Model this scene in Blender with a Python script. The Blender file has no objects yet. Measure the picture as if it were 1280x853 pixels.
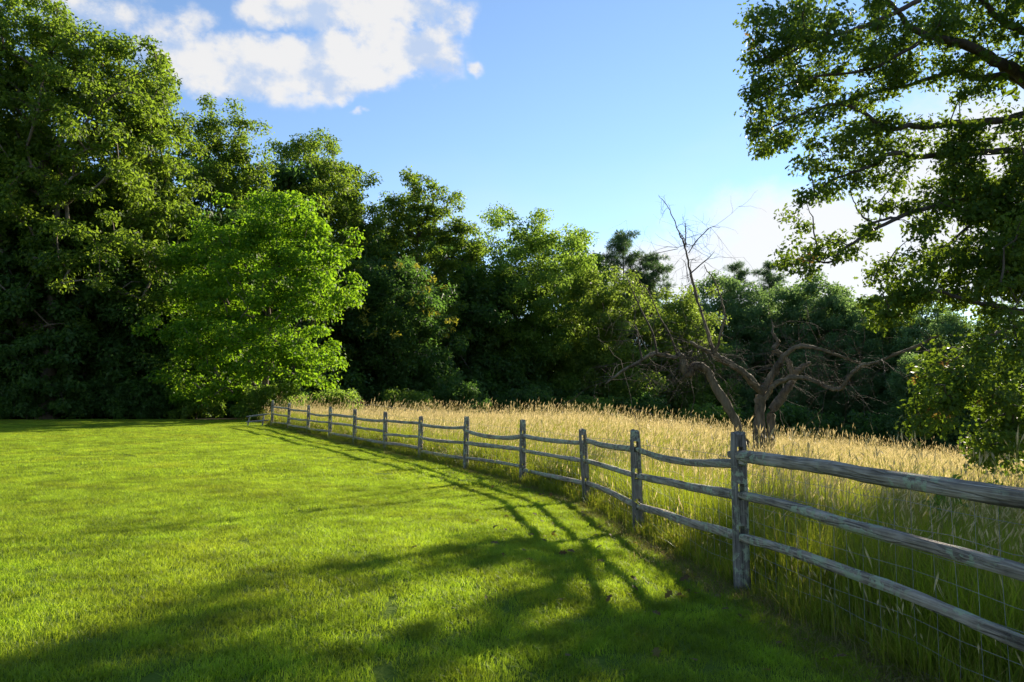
import bpy, bmesh, math, random
import numpy as np
from mathutils import Vector, Matrix, noise as mnoise

random.seed(7)
RNG = np.random.default_rng(7)
SC = bpy.context.scene
COL = SC.collection
R = math.radians

# ------------------------------------------------------------------ camera, light, exposure
cam_d = bpy.data.cameras.new('camera')
cam = bpy.data.objects.new('camera', cam_d)
COL.objects.link(cam)
cam_d.sensor_width = 36.0
cam_d.lens = 24.0
cam_d.clip_start = 0.05
cam_d.clip_end = 6000.0
cam.location = (0, 0, 1.6)
cam.rotation_euler = (R(90 + 5.12), 0, 0)
SC.camera = cam

SUN_AZ, SUN_EL = R(37.6), R(22.0)
SUN_DIR = Vector((math.sin(SUN_AZ) * math.cos(SUN_EL), math.cos(SUN_AZ) * math.cos(SUN_EL), math.sin(SUN_EL)))
sun_d = bpy.data.lights.new('sun', 'SUN')
sun_d.energy = 5.0
sun_d.angle = R(0.5)
sun_d.color = (1.0, 0.88, 0.70)
sun = bpy.data.objects.new('sun', sun_d)
COL.objects.link(sun)
sun.rotation_euler = SUN_DIR.to_track_quat('Z', 'Y').to_euler()
sun.location = (40, 60, 50)

SC.view_settings.view_transform = 'Standard'
SC.view_settings.look = 'None'
SC.view_settings.exposure = 1.25
SC.view_settings.gamma = 1.0
SC.view_settings.use_curve_mapping = False
SC.render.engine = 'CYCLES'
SC.cycles.max_bounces = 8
SC.cycles.transmission_bounces = 4
SC.cycles.transparent_max_bounces = 8
SC.cycles.sample_clamp_indirect = 6.0
SKY_STRENGTH = 0.097


class NT:
    """small helper to write node trees"""
    def __init__(self, tree):
        self.t = tree
        tree.nodes.clear()

    def n(self, kind, props=None, **ins):
        nd = self.t.nodes.new(kind)
        for k, v in (props or {}).items():
            setattr(nd, k, v)
        for k, v in ins.items():
            key = int(k[1:]) if k[0] == 'i' and k[1:].isdigit() else k.replace('_', ' ')
            s = nd.inputs[key]
            if isinstance(v, bpy.types.NodeSocket):
                self.t.links.new(v, s)
            else:
                s.default_value = v
        return nd

    def link(self, a, b):
        self.t.links.new(a, b)

    def math(self, op, a, b=0.0, c=None, clamp=False):
        ins = dict(i0=a, i1=b)
        if c is not None:
            ins['i2'] = c
        return self.n('ShaderNodeMath', {'operation': op, 'use_clamp': clamp}, **ins).outputs[0]

    def vmath(self, op, a, b=None, out=0):
        ins = dict(i0=a)
        if b is not None:
            ins['i1'] = b
        return self.n('ShaderNodeVectorMath', {'operation': op}, **ins).outputs[out]

    def noise(self, vec, scale, detail=4.0, rough=0.55, dist=0.0, out=0):
        ins = dict(Scale=scale, Detail=detail, Roughness=rough, Distortion=dist)
        if vec is not None:
            ins['Vector'] = vec
        return self.n('ShaderNodeTexNoise', None, **ins).outputs[out]

    def ramp(self, fac, stops, interp='LINEAR'):
        nd = self.n('ShaderNodeValToRGB', None, Fac=fac)
        cr = nd.color_ramp
        cr.interpolation = interp
        while len(cr.elements) < len(stops):
            cr.elements.new(0.5)
        for e, (p, c) in zip(cr.elements, stops):
            e.position = p
            e.color = (c[0], c[1], c[2], 1.0) if not isinstance(c, float) else (c, c, c, 1.0)
        return nd.outputs[0]

    def mapr(self, v, a, b, c=0.0, d=1.0, smooth=False):
        nd = self.n('ShaderNodeMapRange', {'interpolation_type': 'SMOOTHSTEP' if smooth else 'LINEAR', 'clamp': True},
                    Value=v, From_Min=a, From_Max=b, To_Min=c, To_Max=d)
        return nd.outputs[0]

    def mix(self, f, a, b):
        nd = self.n('ShaderNodeMix', {'data_type': 'RGBA'})
        for s, v in ((nd.inputs[0], f), (nd.inputs[6], a), (nd.inputs[7], b)):
            if isinstance(v, bpy.types.NodeSocket):
                self.t.links.new(v, s)
            elif isinstance(v, (int, float)):
                s.default_value = v
            else:
                s.default_value = (v[0], v[1], v[2], 1.0)
        return nd.outputs[2]


# ------------------------------------------------------------------ sky
world = bpy.data.worlds.new('World')
SC.world = world
world.use_nodes = True
w = NT(world.node_tree)
sky = w.n('ShaderNodeTexSky', {'sky_type': 'NISHITA', 'sun_disc': False, 'sun_elevation': SUN_EL, 'sun_rotation': SUN_AZ,
                               'air_density': 1.0, 'dust_density': 0.0, 'ozone_density': 3.5})
geo = w.n('ShaderNodeTexCoord')
dirv = geo.outputs['Generated']


warp = w.vmath('MULTIPLY', w.vmath('SUBTRACT', w.noise(dirv, 9.0, 4.0, 0.6, 0.0, 1), (0.5, 0.5, 0.5)), (0.09, 0.09, 0.075))
dirw = w.vmath('ADD', dirv, warp)


def cloud_field(center, sx, sz, gain):
    c = w.vmath('SUBTRACT', dirw, center)
    c = w.vmath('MULTIPLY', c, (1 / sx, 1 / sx, 1 / sz))
    ln = w.vmath('LENGTH', c, out='Value')
    return w.math('MULTIPLY', w.mapr(ln, 0.0, 1.0, 1.0, 0.0, True), gain)


def dir_of(az, el):
    az, el = R(az), R(el)
    return (math.sin(az) * math.cos(el), math.cos(az) * math.cos(el), math.sin(el))


big = w.noise(w.vmath('MULTIPLY', dirv, (1.0, 1.0, 1.3)), 12.0, 10.0, 0.62, 0.0)
soft = w.noise(w.vmath('MULTIPLY', dirv, (1.0, 1.0, 2.6)), 2.2, 4.0, 0.5)
big_l = w.noise(w.vmath('MULTIPLY', w.vmath('ADD', dirv, (0.016, 0.0, 0.014)), (1.0, 1.0, 1.3)), 12.0, 3.0, 0.5, 0.0)
cums = [(-25.2, 24.7, 0.091, 0.051, 0.8),
        (-21.3, 25.3, 0.109, 0.055, 0.9),
        (-17.6, 25.6, 0.109, 0.051, 0.95),
        (-13.7, 26.3, 0.127, 0.058, 0.95),
        (-9.7, 27.6, 0.118, 0.065, 0.95),
        (-6.9, 28.6, 0.070, 0.060, 0.8),
        (-27.5, 25.9, 0.082, 0.082, 0.6),
        (-26.5, 27.6, 0.073, 0.045, 0.45),
        (-18.4, 29.4, 0.1, 0.04, 0.85),
        (-14.5, 30.2, 0.109, 0.036, 0.85),
        (-9.8, 30.8, 0.120, 0.047, 0.72),
        (-4.8, 30.4, 0.060, 0.045, 0.45),
        (-2.9, 26.8, 0.022, 0.020, 0.42),
        (-13.0, 23.0, 0.033, 0.011, 0.55),
        (-14.6, 24.2, 0.045, 0.018, 0.5),
        (-33.3, 26.5, 0.109, 0.036, 0.45),
        (-35.5, 26.4, 0.109, 0.025, 0.35),
        (-28.9, 27.4, 0.073, 0.045, 0.3)]
acc = None
for az, el, sx, sz, g in cums:
    f = cloud_field(dir_of(az, el), sx, sz, g)
    acc = f if acc is None else w.math('MAXIMUM', acc, f)
dens = w.math('ADD', acc, w.math('MULTIPLY', w.math('SUBTRACT', big, 0.5), 1.5))
m1 = w.math('MULTIPLY', w.mapr(dens, 0.06, 0.52, 0.0, 1.0, True), w.mapr(acc, 0.0, 0.26, 0.0, 1.0, True))
shade = w.mapr(w.math('ADD', w.math('SUBTRACT', big, big_l), w.math('MULTIPLY', w.math('SUBTRACT', w.noise(dirv, 14.0, 3.0, 0.5), 0.5), 0.35)), -0.13, 0.07, 0.0, 1.0, True)
# low veil of bright cloud in the sector of the sun and thin veil round the whole horizon
bank = None
for az, el, sx, sz, g in [(10, 10.0, 0.26, 0.09, 0.62), (14, 10.5, 0.22, 0.10, 0.72), (24, 11, 0.26, 0.15, 0.9), (37, 14, 0.34, 0.24, 0.9), (58, 13, 0.4, 0.22, 0.8)]:
    f = cloud_field(dir_of(az, el), sx, sz, g)
    bank = f if bank is None else w.math('MAXIMUM', bank, f)
sep = w.n('ShaderNodeSeparateXYZ', None, i0=dirv)
elev = sep.outputs[2]
bdens = w.math('ADD', bank, w.math('MULTIPLY', w.math('SUBTRACT', soft, 0.5), 0.7))
bdens = w.math('ADD', bdens, w.math('MULTIPLY', w.math('SUBTRACT', big, 0.5), 0.7))
m2 = w.math('MULTIPLY', w.mapr(bdens, 0.10, 0.62, 0.0, 0.92, True), w.mapr(bank, 0.0, 0.2))
veil = w.mapr(w.math('ADD', w.math('MULTIPLY', soft, 0.5), w.math('MULTIPLY', elev, -0.55)), 0.06, 0.36, 0.0, 0.5, True)
hs = w.n('ShaderNodeHueSaturation', None, Saturation=0.95, Value=1.0, Color=sky.outputs[0])
bg_sky = w.n('ShaderNodeBackground', None, Color=hs.outputs[0], Strength=SKY_STRENGTH)
ccol = w.mix(shade, (0.50, 0.60, 0.78), (0.84, 0.82, 0.79))
bg_c = w.n('ShaderNodeBackground', None, Color=ccol, Strength=0.47)
bg_b = w.n('ShaderNodeBackground', None, Color=(0.86, 0.85, 0.84, 1), Strength=0.475)
mA = w.n('ShaderNodeMixShader', None, i0=w.math('MAXIMUM', m2, veil), i1=bg_sky.outputs[0], i2=bg_b.outputs[0])
mB = w.n('ShaderNodeMixShader', None, i0=w.math('MULTIPLY', m1, 0.9), i1=mA.outputs[0], i2=bg_c.outputs[0])
w.n('ShaderNodeOutputWorld', None, Surface=mB.outputs[0])


# ------------------------------------------------------------------ generic builders
def link(o, parent=None):
    COL.objects.link(o)
    if parent is not None:
        o.parent = parent
    return o


def tag(o, label=None, cat=None, group=None, kind=None):
    if label: o['label'] = label
    if cat: o['category'] = cat
    if group: o['group'] = group
    if kind: o['kind'] = kind
    return o


def empty(name, loc, label, cat, group=None):
    o = bpy.data.objects.new(name, None)
    o.location = loc
    o.empty_display_size = 0.3
    COL.objects.link(o)
    return tag(o, label, cat, group)


def mesh_np(name, V, F, mat=None, smooth=False):
    """V (n,3); F list of int arrays (m,k) of equal-k polygons"""
    me = bpy.data.meshes.new(name)
    V = np.asarray(V, dtype=np.float32)
    Fs = [np.asarray(f, dtype=np.int32) for f in (F if isinstance(F, list) else [F]) if len(f)]
    loops = np.concatenate([f.ravel() for f in Fs])
    tot = np.concatenate([np.full(len(f), f.shape[1], dtype=np.int32) for f in Fs])
    start = np.concatenate([[0], np.cumsum(tot)[:-1]]).astype(np.int32)
    me.vertices.add(len(V)); me.vertices.foreach_set('co', V.ravel())
    me.loops.add(len(loops)); me.loops.foreach_set('vertex_index', loops)
    me.polygons.add(len(tot)); me.polygons.foreach_set('loop_start', start)
    try:
        me.polygons.foreach_set('loop_total', tot)
    except Exception:
        pass
    if smooth:
        me.polygons.foreach_set('use_smooth', np.ones(len(tot), dtype=bool))
    me.update(calc_edges=True)
    if mat is not None:
        me.materials.append(mat)
    return me


class MB:
    """collects numpy pieces into one mesh"""
    def __init__(self):
        self.V, self.F, self.n = [], {}, 0

    def add(self, V, F):
        V = np.asarray(V, float)
        for f in (F if isinstance(F, list) else [F]):
            f = np.asarray(f)
            self.F.setdefault(f.shape[1], []).append(f + self.n)
        self.V.append(V); self.n += len(V)

    def mesh(self, name, mat, smooth=False):
        return mesh_np(name, np.concatenate(self.V), [np.concatenate(v) for v in self.F.values()], mat, smooth)

    def build(self, name, mat, parent=None, smooth=False):
        return link(bpy.data.objects.new(name, self.mesh(name, mat, smooth)), parent)


def norm(a):
    return a / np.maximum(np.linalg.norm(a, axis=-1, keepdims=True), 1e-9)


def tube(P, rad, sides=6, rough=0.0, rng=RNG, cap=True):
    P = np.asarray(P, float); rad = np.asarray(rad, float)
    n = len(P)
    T = norm(np.gradient(P, axis=0))
    ref = np.array([0.31, 0.17, 0.93])
    A = np.cross(T, ref); bad = np.linalg.norm(A, axis=1) < 0.15
    A[bad] = np.cross(T[bad], np.array([1.0, 0, 0]))
    A = norm(A); B = np.cross(T, A)
    ang = np.linspace(0, 2 * np.pi, sides, endpoint=False)
    rr = rad[:, None] * (1 + rough * rng.normal(0, 1, (n, sides)))
    if rough > .08:
        rr = rr * (1 + np.array([[0.22 * mnoise.noise(Vector(P[q]) * 5 + Vector((math.cos(x_) * 1.3, math.sin(x_) * 1.3, 0))) for x_ in ang] for q in range(n)]))
    V = P[:, None, :] + rr[..., None] * (np.cos(ang)[None, :, None] * A[:, None, :] + np.sin(ang)[None, :, None] * B[:, None, :])
    V = V.reshape(-1, 3)
    i = np.arange(n - 1)[:, None] * sides; j = np.arange(sides)[None, :]; k = (j + 1) % sides
    Q = np.stack([i + j, i + k, i + sides + k, i + sides + j], -1).reshape(-1, 4)
    F = [Q]
    if cap:
        V = np.vstack([V, P[-1:] + T[-1:] * rad[-1] * 0.6])
        top = (n - 1) * sides
        F.append(np.stack([top + np.arange(sides), top + (np.arange(sides) + 1) % sides, np.full(sides, n * sides)], -1))
    return V, F


def spline(P, n):
    """Catmull-Rom through points, n samples"""
    P = np.asarray(P, float)
    E = np.vstack([2 * P[0] - P[1], P, 2 * P[-1] - P[-2]])
    out = []
    for t in np.linspace(0, len(P) - 1 - 1e-6, n):
        i = int(t); u = t - i
        a, b, c, d = E[i], E[i + 1], E[i + 2], E[i + 3]
        out.append(0.5 * (2 * b + (c - a) * u + (2 * a - 5 * b + 4 * c - d) * u * u + (3 * b - a - 3 * c + d) * u ** 3))
    return np.array(out)


# ------------------------------------------------------------------ terrain
FENCE = [(2.48, 3.08), (1.96, 5.99), (1.61, 8.87), (1.27, 11.75), (0.22, 14.46), (-1.14, 17.02), (-2.59, 19.53), (-4.06, 22.03),
         (-5.60, 24.49), (-7.13, 26.95), (-8.72, 29.38), (-10.33, 31.79), (-11.94, 34.2)]
FENCE_PRE = [(3.1, -2.7), (2.7, 0.22)]
FX = np.array([p[0] for p in FENCE_PRE + FENCE] + [-18.0, -26.0]); FY = np.array([p[1] for p in FENCE_PRE + FENCE] + [46.0, 60.0])


def fence_x(y):
    return np.interp(y, FY, FX, left=3.4)


def sstep(t):
    t = np.clip(t, 0, 1)
    return t * t * (3 - 2 * t)


def height(x, y):
    x = np.asarray(x, float); y = np.asarray(y, float)
    base = np.interp(y, [-40, 3, 6, 9, 12, 15, 18, 21, 24, 27, 30, 34, 42, 60, 200],
                     [0.1, 0.09, 0.07, -0.03, -0.08, -0.07, -0.03, 0.03, 0.11, 0.21, 0.32, 0.42, 0.50, 0.5, 0.5])
    left = fence_x(y) - x
    hump = 0.26 * (1 - np.exp(-np.clip(left, 0, None) / 3.0)) * (1 - sstep((y - 14) / 22))
    q = x - 3.2 - 0.05 * np.clip(y - 10, -6, 60)
    fall = 0.15 * 0.5 * (q + np.sqrt(q * q + 4.0)) - 0.0
    fall = np.where(left > 0, fall * np.clip(1 - left / 2.0, 0, 1), fall)
    fall = 6.0 * (1 - np.exp(-fall / 6.0))
    fall = fall + 0.022 * np.clip(y - 22, 0, 60) * sstep(-left / 7.0)
    kill = sstep((x + 8) / 14.0) * sstep((y - 30) / 25)      # the rise at the far end belongs to the lawn side
    z = base * (1 - kill) + hump - fall * sstep((y + 10) / 16)
    z = z + 0.012 * np.sin(x * 1.3 + 0.4 * y) * np.cos(0.9 * y) + 0.02 * np.sin(0.31 * x) * np.sin(0.27 * y)
    return z


def H(x, y):
    return float(height(x, y))


def leafy(n, cd, cm, cl, trans, tfac, gloss=0.25, rough=0.55):
    """leaf or blade material: each island of the mesh gets its own tint between cd and cl"""
    m = bpy.data.materials.new(n); m.use_nodes = True
    t = NT(m.node_tree)
    rnd = t.n('ShaderNodeNewGeometry').outputs['Random Per Island']
    c = t.ramp(rnd, [(0.0, cd), (0.5, cm), (1.0, cl)])
    tc = t.mix(0.55, trans, t.vmath('MULTIPLY', c, (2.2, 2.2, 2.2)))
    pb = t.n('ShaderNodeBsdfPrincipled', None, Base_Color=c, Roughness=rough)
    pb.inputs['Specular IOR Level'].default_value = gloss
    tr = t.n('ShaderNodeBsdfTranslucent', None, Color=tc)
    mx = t.n('ShaderNodeMixShader', None, i0=tfac, i1=pb.outputs[0], i2=tr.outputs[0])
    t.n('ShaderNodeOutputMaterial', None, Surface=mx.outputs[0])
    return m


def bark_mat(n, ca, cb, scale=6.0, stretch=0.25, bump=0.5):
    m = bpy.data.materials.new(n); m.use_nodes = True
    t = NT(m.node_tree)
    tc = t.n('ShaderNodeTexCoord').outputs['Object']
    v = t.vmath('MULTIPLY', tc, (1, 1, stretch))
    a = t.noise(v, scale, 6.0, 0.65, 0.6)
    b = t.noise(tc, scale * 0.25, 3.0, 0.5)
    f = t.math('ADD', t.math('MULTIPLY', a, 0.75), t.math('MULTIPLY', b, 0.35))
    c = t.ramp(f, [(0.36, ca), (0.72, cb)])
    bp = t.n('ShaderNodeBump', None, Strength=bump, Distance=0.04, Height=a)
    pb = t.n('ShaderNodeBsdfPrincipled', None, Base_Color=c, Roughness=0.9, Normal=bp.outputs[0])
    pb.inputs['Specular IOR Level'].default_value = 0.15
    t.n('ShaderNodeOutputMaterial', None, Surface=pb.outputs[0])
    return m


M = {}
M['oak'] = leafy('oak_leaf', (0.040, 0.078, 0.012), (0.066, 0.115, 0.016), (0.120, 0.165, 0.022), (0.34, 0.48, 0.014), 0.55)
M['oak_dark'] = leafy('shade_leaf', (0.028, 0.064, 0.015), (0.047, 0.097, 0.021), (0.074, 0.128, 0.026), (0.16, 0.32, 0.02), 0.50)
M['maple'] = leafy('maple_leaf', (0.034, 0.095, 0.008), (0.068, 0.155, 0.010), (0.150, 0.210, 0.014), (0.36, 0.59, 0.008), 0.57)
M['beech'] = leafy('beech_leaf', (0.044, 0.090, 0.018), (0.072, 0.130, 0.024), (0.130, 0.190, 0.030), (0.40, 0.58, 0.03), 0.57)
M['lime'] = leafy('pale_leaf', (0.060, 0.105, 0.018), (0.090, 0.140, 0.024), (0.130, 0.175, 0.030), (0.36, 0.48, 0.03), 0.54)
M['haze_blue'] = leafy('far_leaf', (0.046, 0.092, 0.034), (0.068, 0.125, 0.044), (0.10, 0.150, 0.050), (0.30, 0.46, 0.07), 0.50)  # distance haze put into the leaf colour: lighter, bluer green for the far wood
M['needle'] = leafy('pine_needle', (0.022, 0.052, 0.022), (0.032, 0.068, 0.026), (0.060, 0.098, 0.032), (0.16, 0.28, 0.05), 0.42)
M['rust'] = leafy('browned_oak_leaf', (0.10, 0.055, 0.018), (0.13, 0.085, 0.02), (0.12, 0.11, 0.02), (0.25, 0.15, 0.02), 0.45)
M['tassel'] = leafy('yellow_tassel', (0.16, 0.18, 0.018), (0.22, 0.22, 0.022), (0.30, 0.27, 0.03), (0.45, 0.42, 0.02), 0.35)
M['near_oak'] = leafy('near_oak_leaf', (0.022, 0.050, 0.010), (0.034, 0.074, 0.012), (0.056, 0.104, 0.016), (0.34, 0.46, 0.008), 0.42, 0.15, 0.5)
M['weed'] = leafy('weed_leaf', (0.07, 0.13, 0.02), (0.09, 0.16, 0.025), (0.12, 0.19, 0.03), (0.22, 0.36, 0.02), 0.45)
M['bark'] = bark_mat('bark', (0.035, 0.028, 0.022), (0.12, 0.10, 0.08))
M['bark_pale'] = bark_mat('pale_bark', (0.08, 0.065, 0.05), (0.20, 0.165, 0.13))
M['bark_dead'] = bark_mat('dead_bark', (0.042, 0.034, 0.024), (0.24, 0.195, 0.135), 7.0, 0.2, 0.9)
M['twig'] = bark_mat('twig_bark', (0.035, 0.029, 0.023), (0.10, 0.085, 0.066))


def grass_mat(n, cd, cm, cl, trans, tfac, patch=0.35, pc=(0.10, 0.12, 0.02), gloss=0.25, mott=0.0):
    m = bpy.data.materials.new(n); m.use_nodes = True
    t = NT(m.node_tree)
    g = t.n('ShaderNodeNewGeometry')
    c = t.ramp(g.outputs['Random Per Island'], [(0.0, cd), (0.55, cm), (1.0, cl)])
    pn = t.noise(g.outputs['Position'], 0.55, 5.0, 0.62)
    pf = t.mapr(pn, 0.45, 0.70, 0.0, patch, True)
    c = t.mix(pf, c, pc)
    dn = t.noise(g.outputs['Position'], 2.6, 5.0, 0.7)
    dn2 = t.noise(g.outputs['Position'], 0.9, 3.0, 0.6)
    dk = t.math('MULTIPLY', t.mapr(dn, 0.36, 0.62, 1 - 0.42 * mott, 1 + 0.22 * mott), t.mapr(dn2, 0.35, 0.6, 1 - 0.2 * mott, 1 + 0.12 * mott))
    cc_ = t.n('ShaderNodeCombineXYZ', None, X=dk, Y=dk, Z=dk)
    c = t.vmath('MULTIPLY', c, cc_.outputs[0])
    tc = t.vmath('MULTIPLY', t.mix(0.5, trans, t.vmath('MULTIPLY', c, (2.2, 2.2, 2.0))), cc_.outputs[0])
    pb = t.n('ShaderNodeBsdfPrincipled', None, Base_Color=c, Roughness=0.5)
    pb.inputs['Specular IOR Level'].default_value = gloss
    tr = t.n('ShaderNodeBsdfTranslucent', None, Color=tc)
    mx = t.n('ShaderNodeMixShader', None, i0=tfac, i1=pb.outputs[0], i2=tr.outputs[0])
    t.n('ShaderNodeOutputMaterial', None, Surface=mx.outputs[0])
    return m


M['lawn'] = grass_mat('lawn_blade', (0.078, 0.140, 0.010), (0.122, 0.195, 0.012), (0.205, 0.255, 0.030), (0.50, 0.66, 0.02), 0.54, 0.5, (0.21, 0.19, 0.016), 0.3, 0.75)
M['meadow_green'] = grass_mat('meadow_blade', (0.070, 0.112, 0.010), (0.110, 0.158, 0.012), (0.20, 0.195, 0.03), (0.48, 0.56, 0.01), 0.5, 0.3, (0.16, 0.13, 0.03))
M['meadow_gold'] = grass_mat('dry_blade', (0.16, 0.15, 0.03), (0.24, 0.205, 0.05), (0.32, 0.27, 0.085), (0.62, 0.48, 0.06), 0.50, 0.6, (0.13, 0.16, 0.03))
M['seed'] = grass_mat('seed_head', (0.32, 0.25, 0.11), (0.42, 0.34, 0.17), (0.52, 0.44, 0.25), (0.80, 0.62, 0.28), 0.50, 0.1, (0.30, 0.20, 0.10))
M['straw'] = grass_mat('straw_stem', (0.10, 0.085, 0.025), (0.18, 0.15, 0.045), (0.28, 0.22, 0.08), (0.34, 0.30, 0.06), 0.4, 0.2, (0.15, 0.15, 0.03))


def ground_mat():
    m = bpy.data.materials.new('ground_soil'); m.use_nodes = True
    t = NT(m.node_tree)
    pos = t.n('ShaderNodeNewGeometry').outputs['Position']
    zone = t.n('ShaderNodeAttribute', {'attribute_name': 'zone'}).outputs['Fac']
    a = t.noise(pos, 1.2, 6.0, 0.6); b = t.noise(pos, 26.0, 4.0, 0.7)
    f = t.math('ADD', t.math('MULTIPLY', a, 0.5), t.math('MULTIPLY', b, 0.5))
    lawn = t.ramp(f, [(0.3, (0.060, 0.105, 0.010)), (0.7, (0.115, 0.165, 0.018))])
    mead = t.ramp(f, [(0.3, (0.075, 0.060, 0.022)), (0.7, (0.16, 0.125, 0.045))])
    wood = t.ramp(f, [(0.3, (0.018, 0.016, 0.010)), (0.7, (0.050, 0.045, 0.022))])
    c = t.mix(t.mapr(zone, 0.0, 1.0), lawn, mead)
    c = t.mix(t.mapr(zone, 1.0, 2.0), c, wood)
    bp = t.n('ShaderNodeBump', None, Strength=0.8, Distance=0.03, Height=b)
    pb = t.n('ShaderNodeBsdfPrincipled', None, Base_Color=c, Roughness=0.95, Normal=bp.outputs[0])
    pb.inputs['Specular IOR Level'].default_value = 0.1
    t.n('ShaderNodeOutputMaterial', None, Surface=pb.outputs[0])
    return m


def axis(dense_lo, dense_hi, step, far):
    a = list(np.arange(dense_lo, dense_hi, step))
    s, v = step, dense_hi
    while v < far:
        a.append(v); s *= 1.25; v += s
    a.append(far)
    s, v = step * 1.25, dense_lo - step
    while v > -far:
        a.insert(0, v); s *= 1.25; v -= s
    a.insert(0, -far)
    return np.array(a)


gx = axis(-34, 26, 0.5, 1800.0); gy = axis(-6, 52, 0.5, 1800.0)
GX, GY = np.meshgrid(gx, gy)
GZ = height(GX, GY)
nx, ny = len(gx), len(gy)
ii = (np.arange(ny - 1)[:, None] * nx + np.arange(nx - 1)[None, :]).ravel()
gm = mesh_np('ground', np.stack([GX.ravel(), GY.ravel(), GZ.ravel()], -1), np.stack([ii, ii + 1, ii + nx + 1, ii + nx], -1), ground_mat(), True)
LAWN_END = 42.5
zone = np.where(GX > fence_x(GY) - 0.45, 1.0, 0.0)
zone = np.where((GX < fence_x(GY)) & (GY > LAWN_END), 2.0, zone)
zone = np.where((GX < -34) | ((GY > 78) & (GX < 200)), 2.0, zone)
zone = np.where((GX > 30) & (GY > 50), 2.0, zone)
at = gm.attributes.new('zone', 'FLOAT', 'POINT'); at.data.foreach_set('value', zone.ravel().astype(np.float32))
ground = tag(link(bpy.data.objects.new('ground', gm)), 'grassy ground rolling from the lawn into the meadow', None, None, 'structure')


# ------------------------------------------------------------------ scattering of grass (stuff)
def scatter(name, P, rotz, scale, variants, label, lean=None):
    me = bpy.data.meshes.new(name)
    me.vertices.add(len(P)); me.vertices.foreach_set('co', np.asarray(P, np.float32).ravel())
    rot = np.zeros((len(P), 3), np.float32); rot[:, 2] = rotz
    if lean is not None:
        rot[:, :2] = lean
    a = me.attributes.new('rot', 'FLOAT_VECTOR', 'POINT'); a.data.foreach_set('vector', rot.ravel())
    a = me.attributes.new('scl', 'FLOAT', 'POINT'); a.data.foreach_set('value', np.asarray(scale, np.float32))
    o = link(bpy.data.objects.new(name, me))
    ng = bpy.data.node_groups.new(name + '_scatter', 'GeometryNodeTree')
    ng.interface.new_socket('Geometry', in_out='INPUT', socket_type='NodeSocketGeometry')
    ng.interface.new_socket('Geometry', in_out='OUTPUT', socket_type='NodeSocketGeometry')
    N, L = ng.nodes, ng.links
    gi = N.new('NodeGroupInput'); go = N.new('NodeGroupOutput')
    g2i = N.new('GeometryNodeGeometryToInstance')
    for v in reversed(variants):
        oi = N.new('GeometryNodeObjectInfo'); oi.inputs['Object'].default_value = v
        L.new(oi.outputs['Geometry'], g2i.inputs[0])
    ip = N.new('GeometryNodeInstanceOnPoints')
    ip.inputs['Pick Instance'].default_value = True
    L.new(gi.outputs[0], ip.inputs['Points']); L.new(g2i.outputs[0], ip.inputs['Instance'])
    ar = N.new('GeometryNodeInputNamedAttribute'); ar.data_type = 'FLOAT_VECTOR'; ar.inputs[0].default_value = 'rot'
    asc = N.new('GeometryNodeInputNamedAttribute'); asc.data_type = 'FLOAT'; asc.inputs[0].default_value = 'scl'
    L.new(ar.outputs[0], ip.inputs['Rotation']); L.new(asc.outputs[0], ip.inputs['Scale'])
    L.new(ip.outputs[0], go.inputs[0])
    md = o.modifiers.new('scatter', 'NODES'); md.node_group = ng
    return tag(o, label, None, None, 'stuff')


def blades(n, area, hgt, wid, lean, rng, seg=2, hvar=0.3, round_=True):
    """n curved tapering blades over a patch of given width: returns V, F(list)"""
    if round_:
        rr = area * 0.5 * np.sqrt(rng.random(n)) * 1.12; th = rng.random(n) * 6.283
        bx, by = rr * np.cos(th), rr * np.sin(th)
    else:
        bx, by = (rng.random(n) - 0.5) * area, (rng.random(n) - 0.5) * area
    h = hgt * (1 + hvar * rng.normal(0, 1, n)).clip(0.35, 1.7)
    az = rng.random(n) * 6.283
    le = np.abs(rng.normal(0, lean, n)) * h
    d = np.stack([np.cos(az), np.sin(az)], -1)
    s = np.stack([-np.sin(az), np.cos(az)], -1)
    fa = rng.random(n) * 6.283
    s = np.stack([np.cos(fa), np.sin(fa)], -1)
    V = np.zeros((n, 2 * seg + 1, 3))
    for k in range(seg):
        t = k / seg
        ww = wid * (1 - 0.45 * t) * 0.5
        px = bx + d[:, 0] * le * t * t; py = by + d[:, 1] * le * t * t; pz = h * t * (1 - 0.12 * t * lean)
        V[:, 2 * k, 0] = px - s[:, 0] * ww; V[:, 2 * k, 1] = py - s[:, 1] * ww; V[:, 2 * k, 2] = pz
        V[:, 2 * k + 1, 0] = px + s[:, 0] * ww; V[:, 2 * k + 1, 1] = py + s[:, 1] * ww; V[:, 2 * k + 1, 2] = pz
    V[:, -1, 0] = bx + d[:, 0] * le; V[:, -1, 1] = by + d[:, 1] * le; V[:, -1, 2] = h * (1 - 0.12 * lean)
    base = np.arange(n)[:, None] * (2 * seg + 1)
    Q = [base + np.array([[2 * k, 2 * k + 1, 2 * k + 3, 2 * k + 2]]) for k in range(seg - 1)]
    T = base + np.array([[2 * seg - 2, 2 * seg - 1, 2 * seg]])
    F = [T] + ([np.concatenate(Q)] if Q else [])
    return V.reshape(-1, 3), F


def multi(name, parts):
    """one unlinked source mesh from (V, F, material) parts"""
    me_all = MB(); mi = []
    mats = []
    for V, F, mat in parts:
        if mat not in mats: mats.append(mat)
    # keep polygons grouped by size; collect material index in the same order
    order = {}
    for V, F, mat in parts:
        for f in F:
            order.setdefault(np.asarray(f).shape[1], []).append(np.full(len(f), mats.index(mat)))
        me_all.add(V, F)
    me = me_all.mesh(name, None)
    for m_ in mats: me.materials.append(m_)
    idx = np.concatenate([np.concatenate(v) for v in order.values()]).astype(np.int32)
    me.polygons.foreach_set('material_index', idx)
    return bpy.data.objects.new(name, me)


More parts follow.
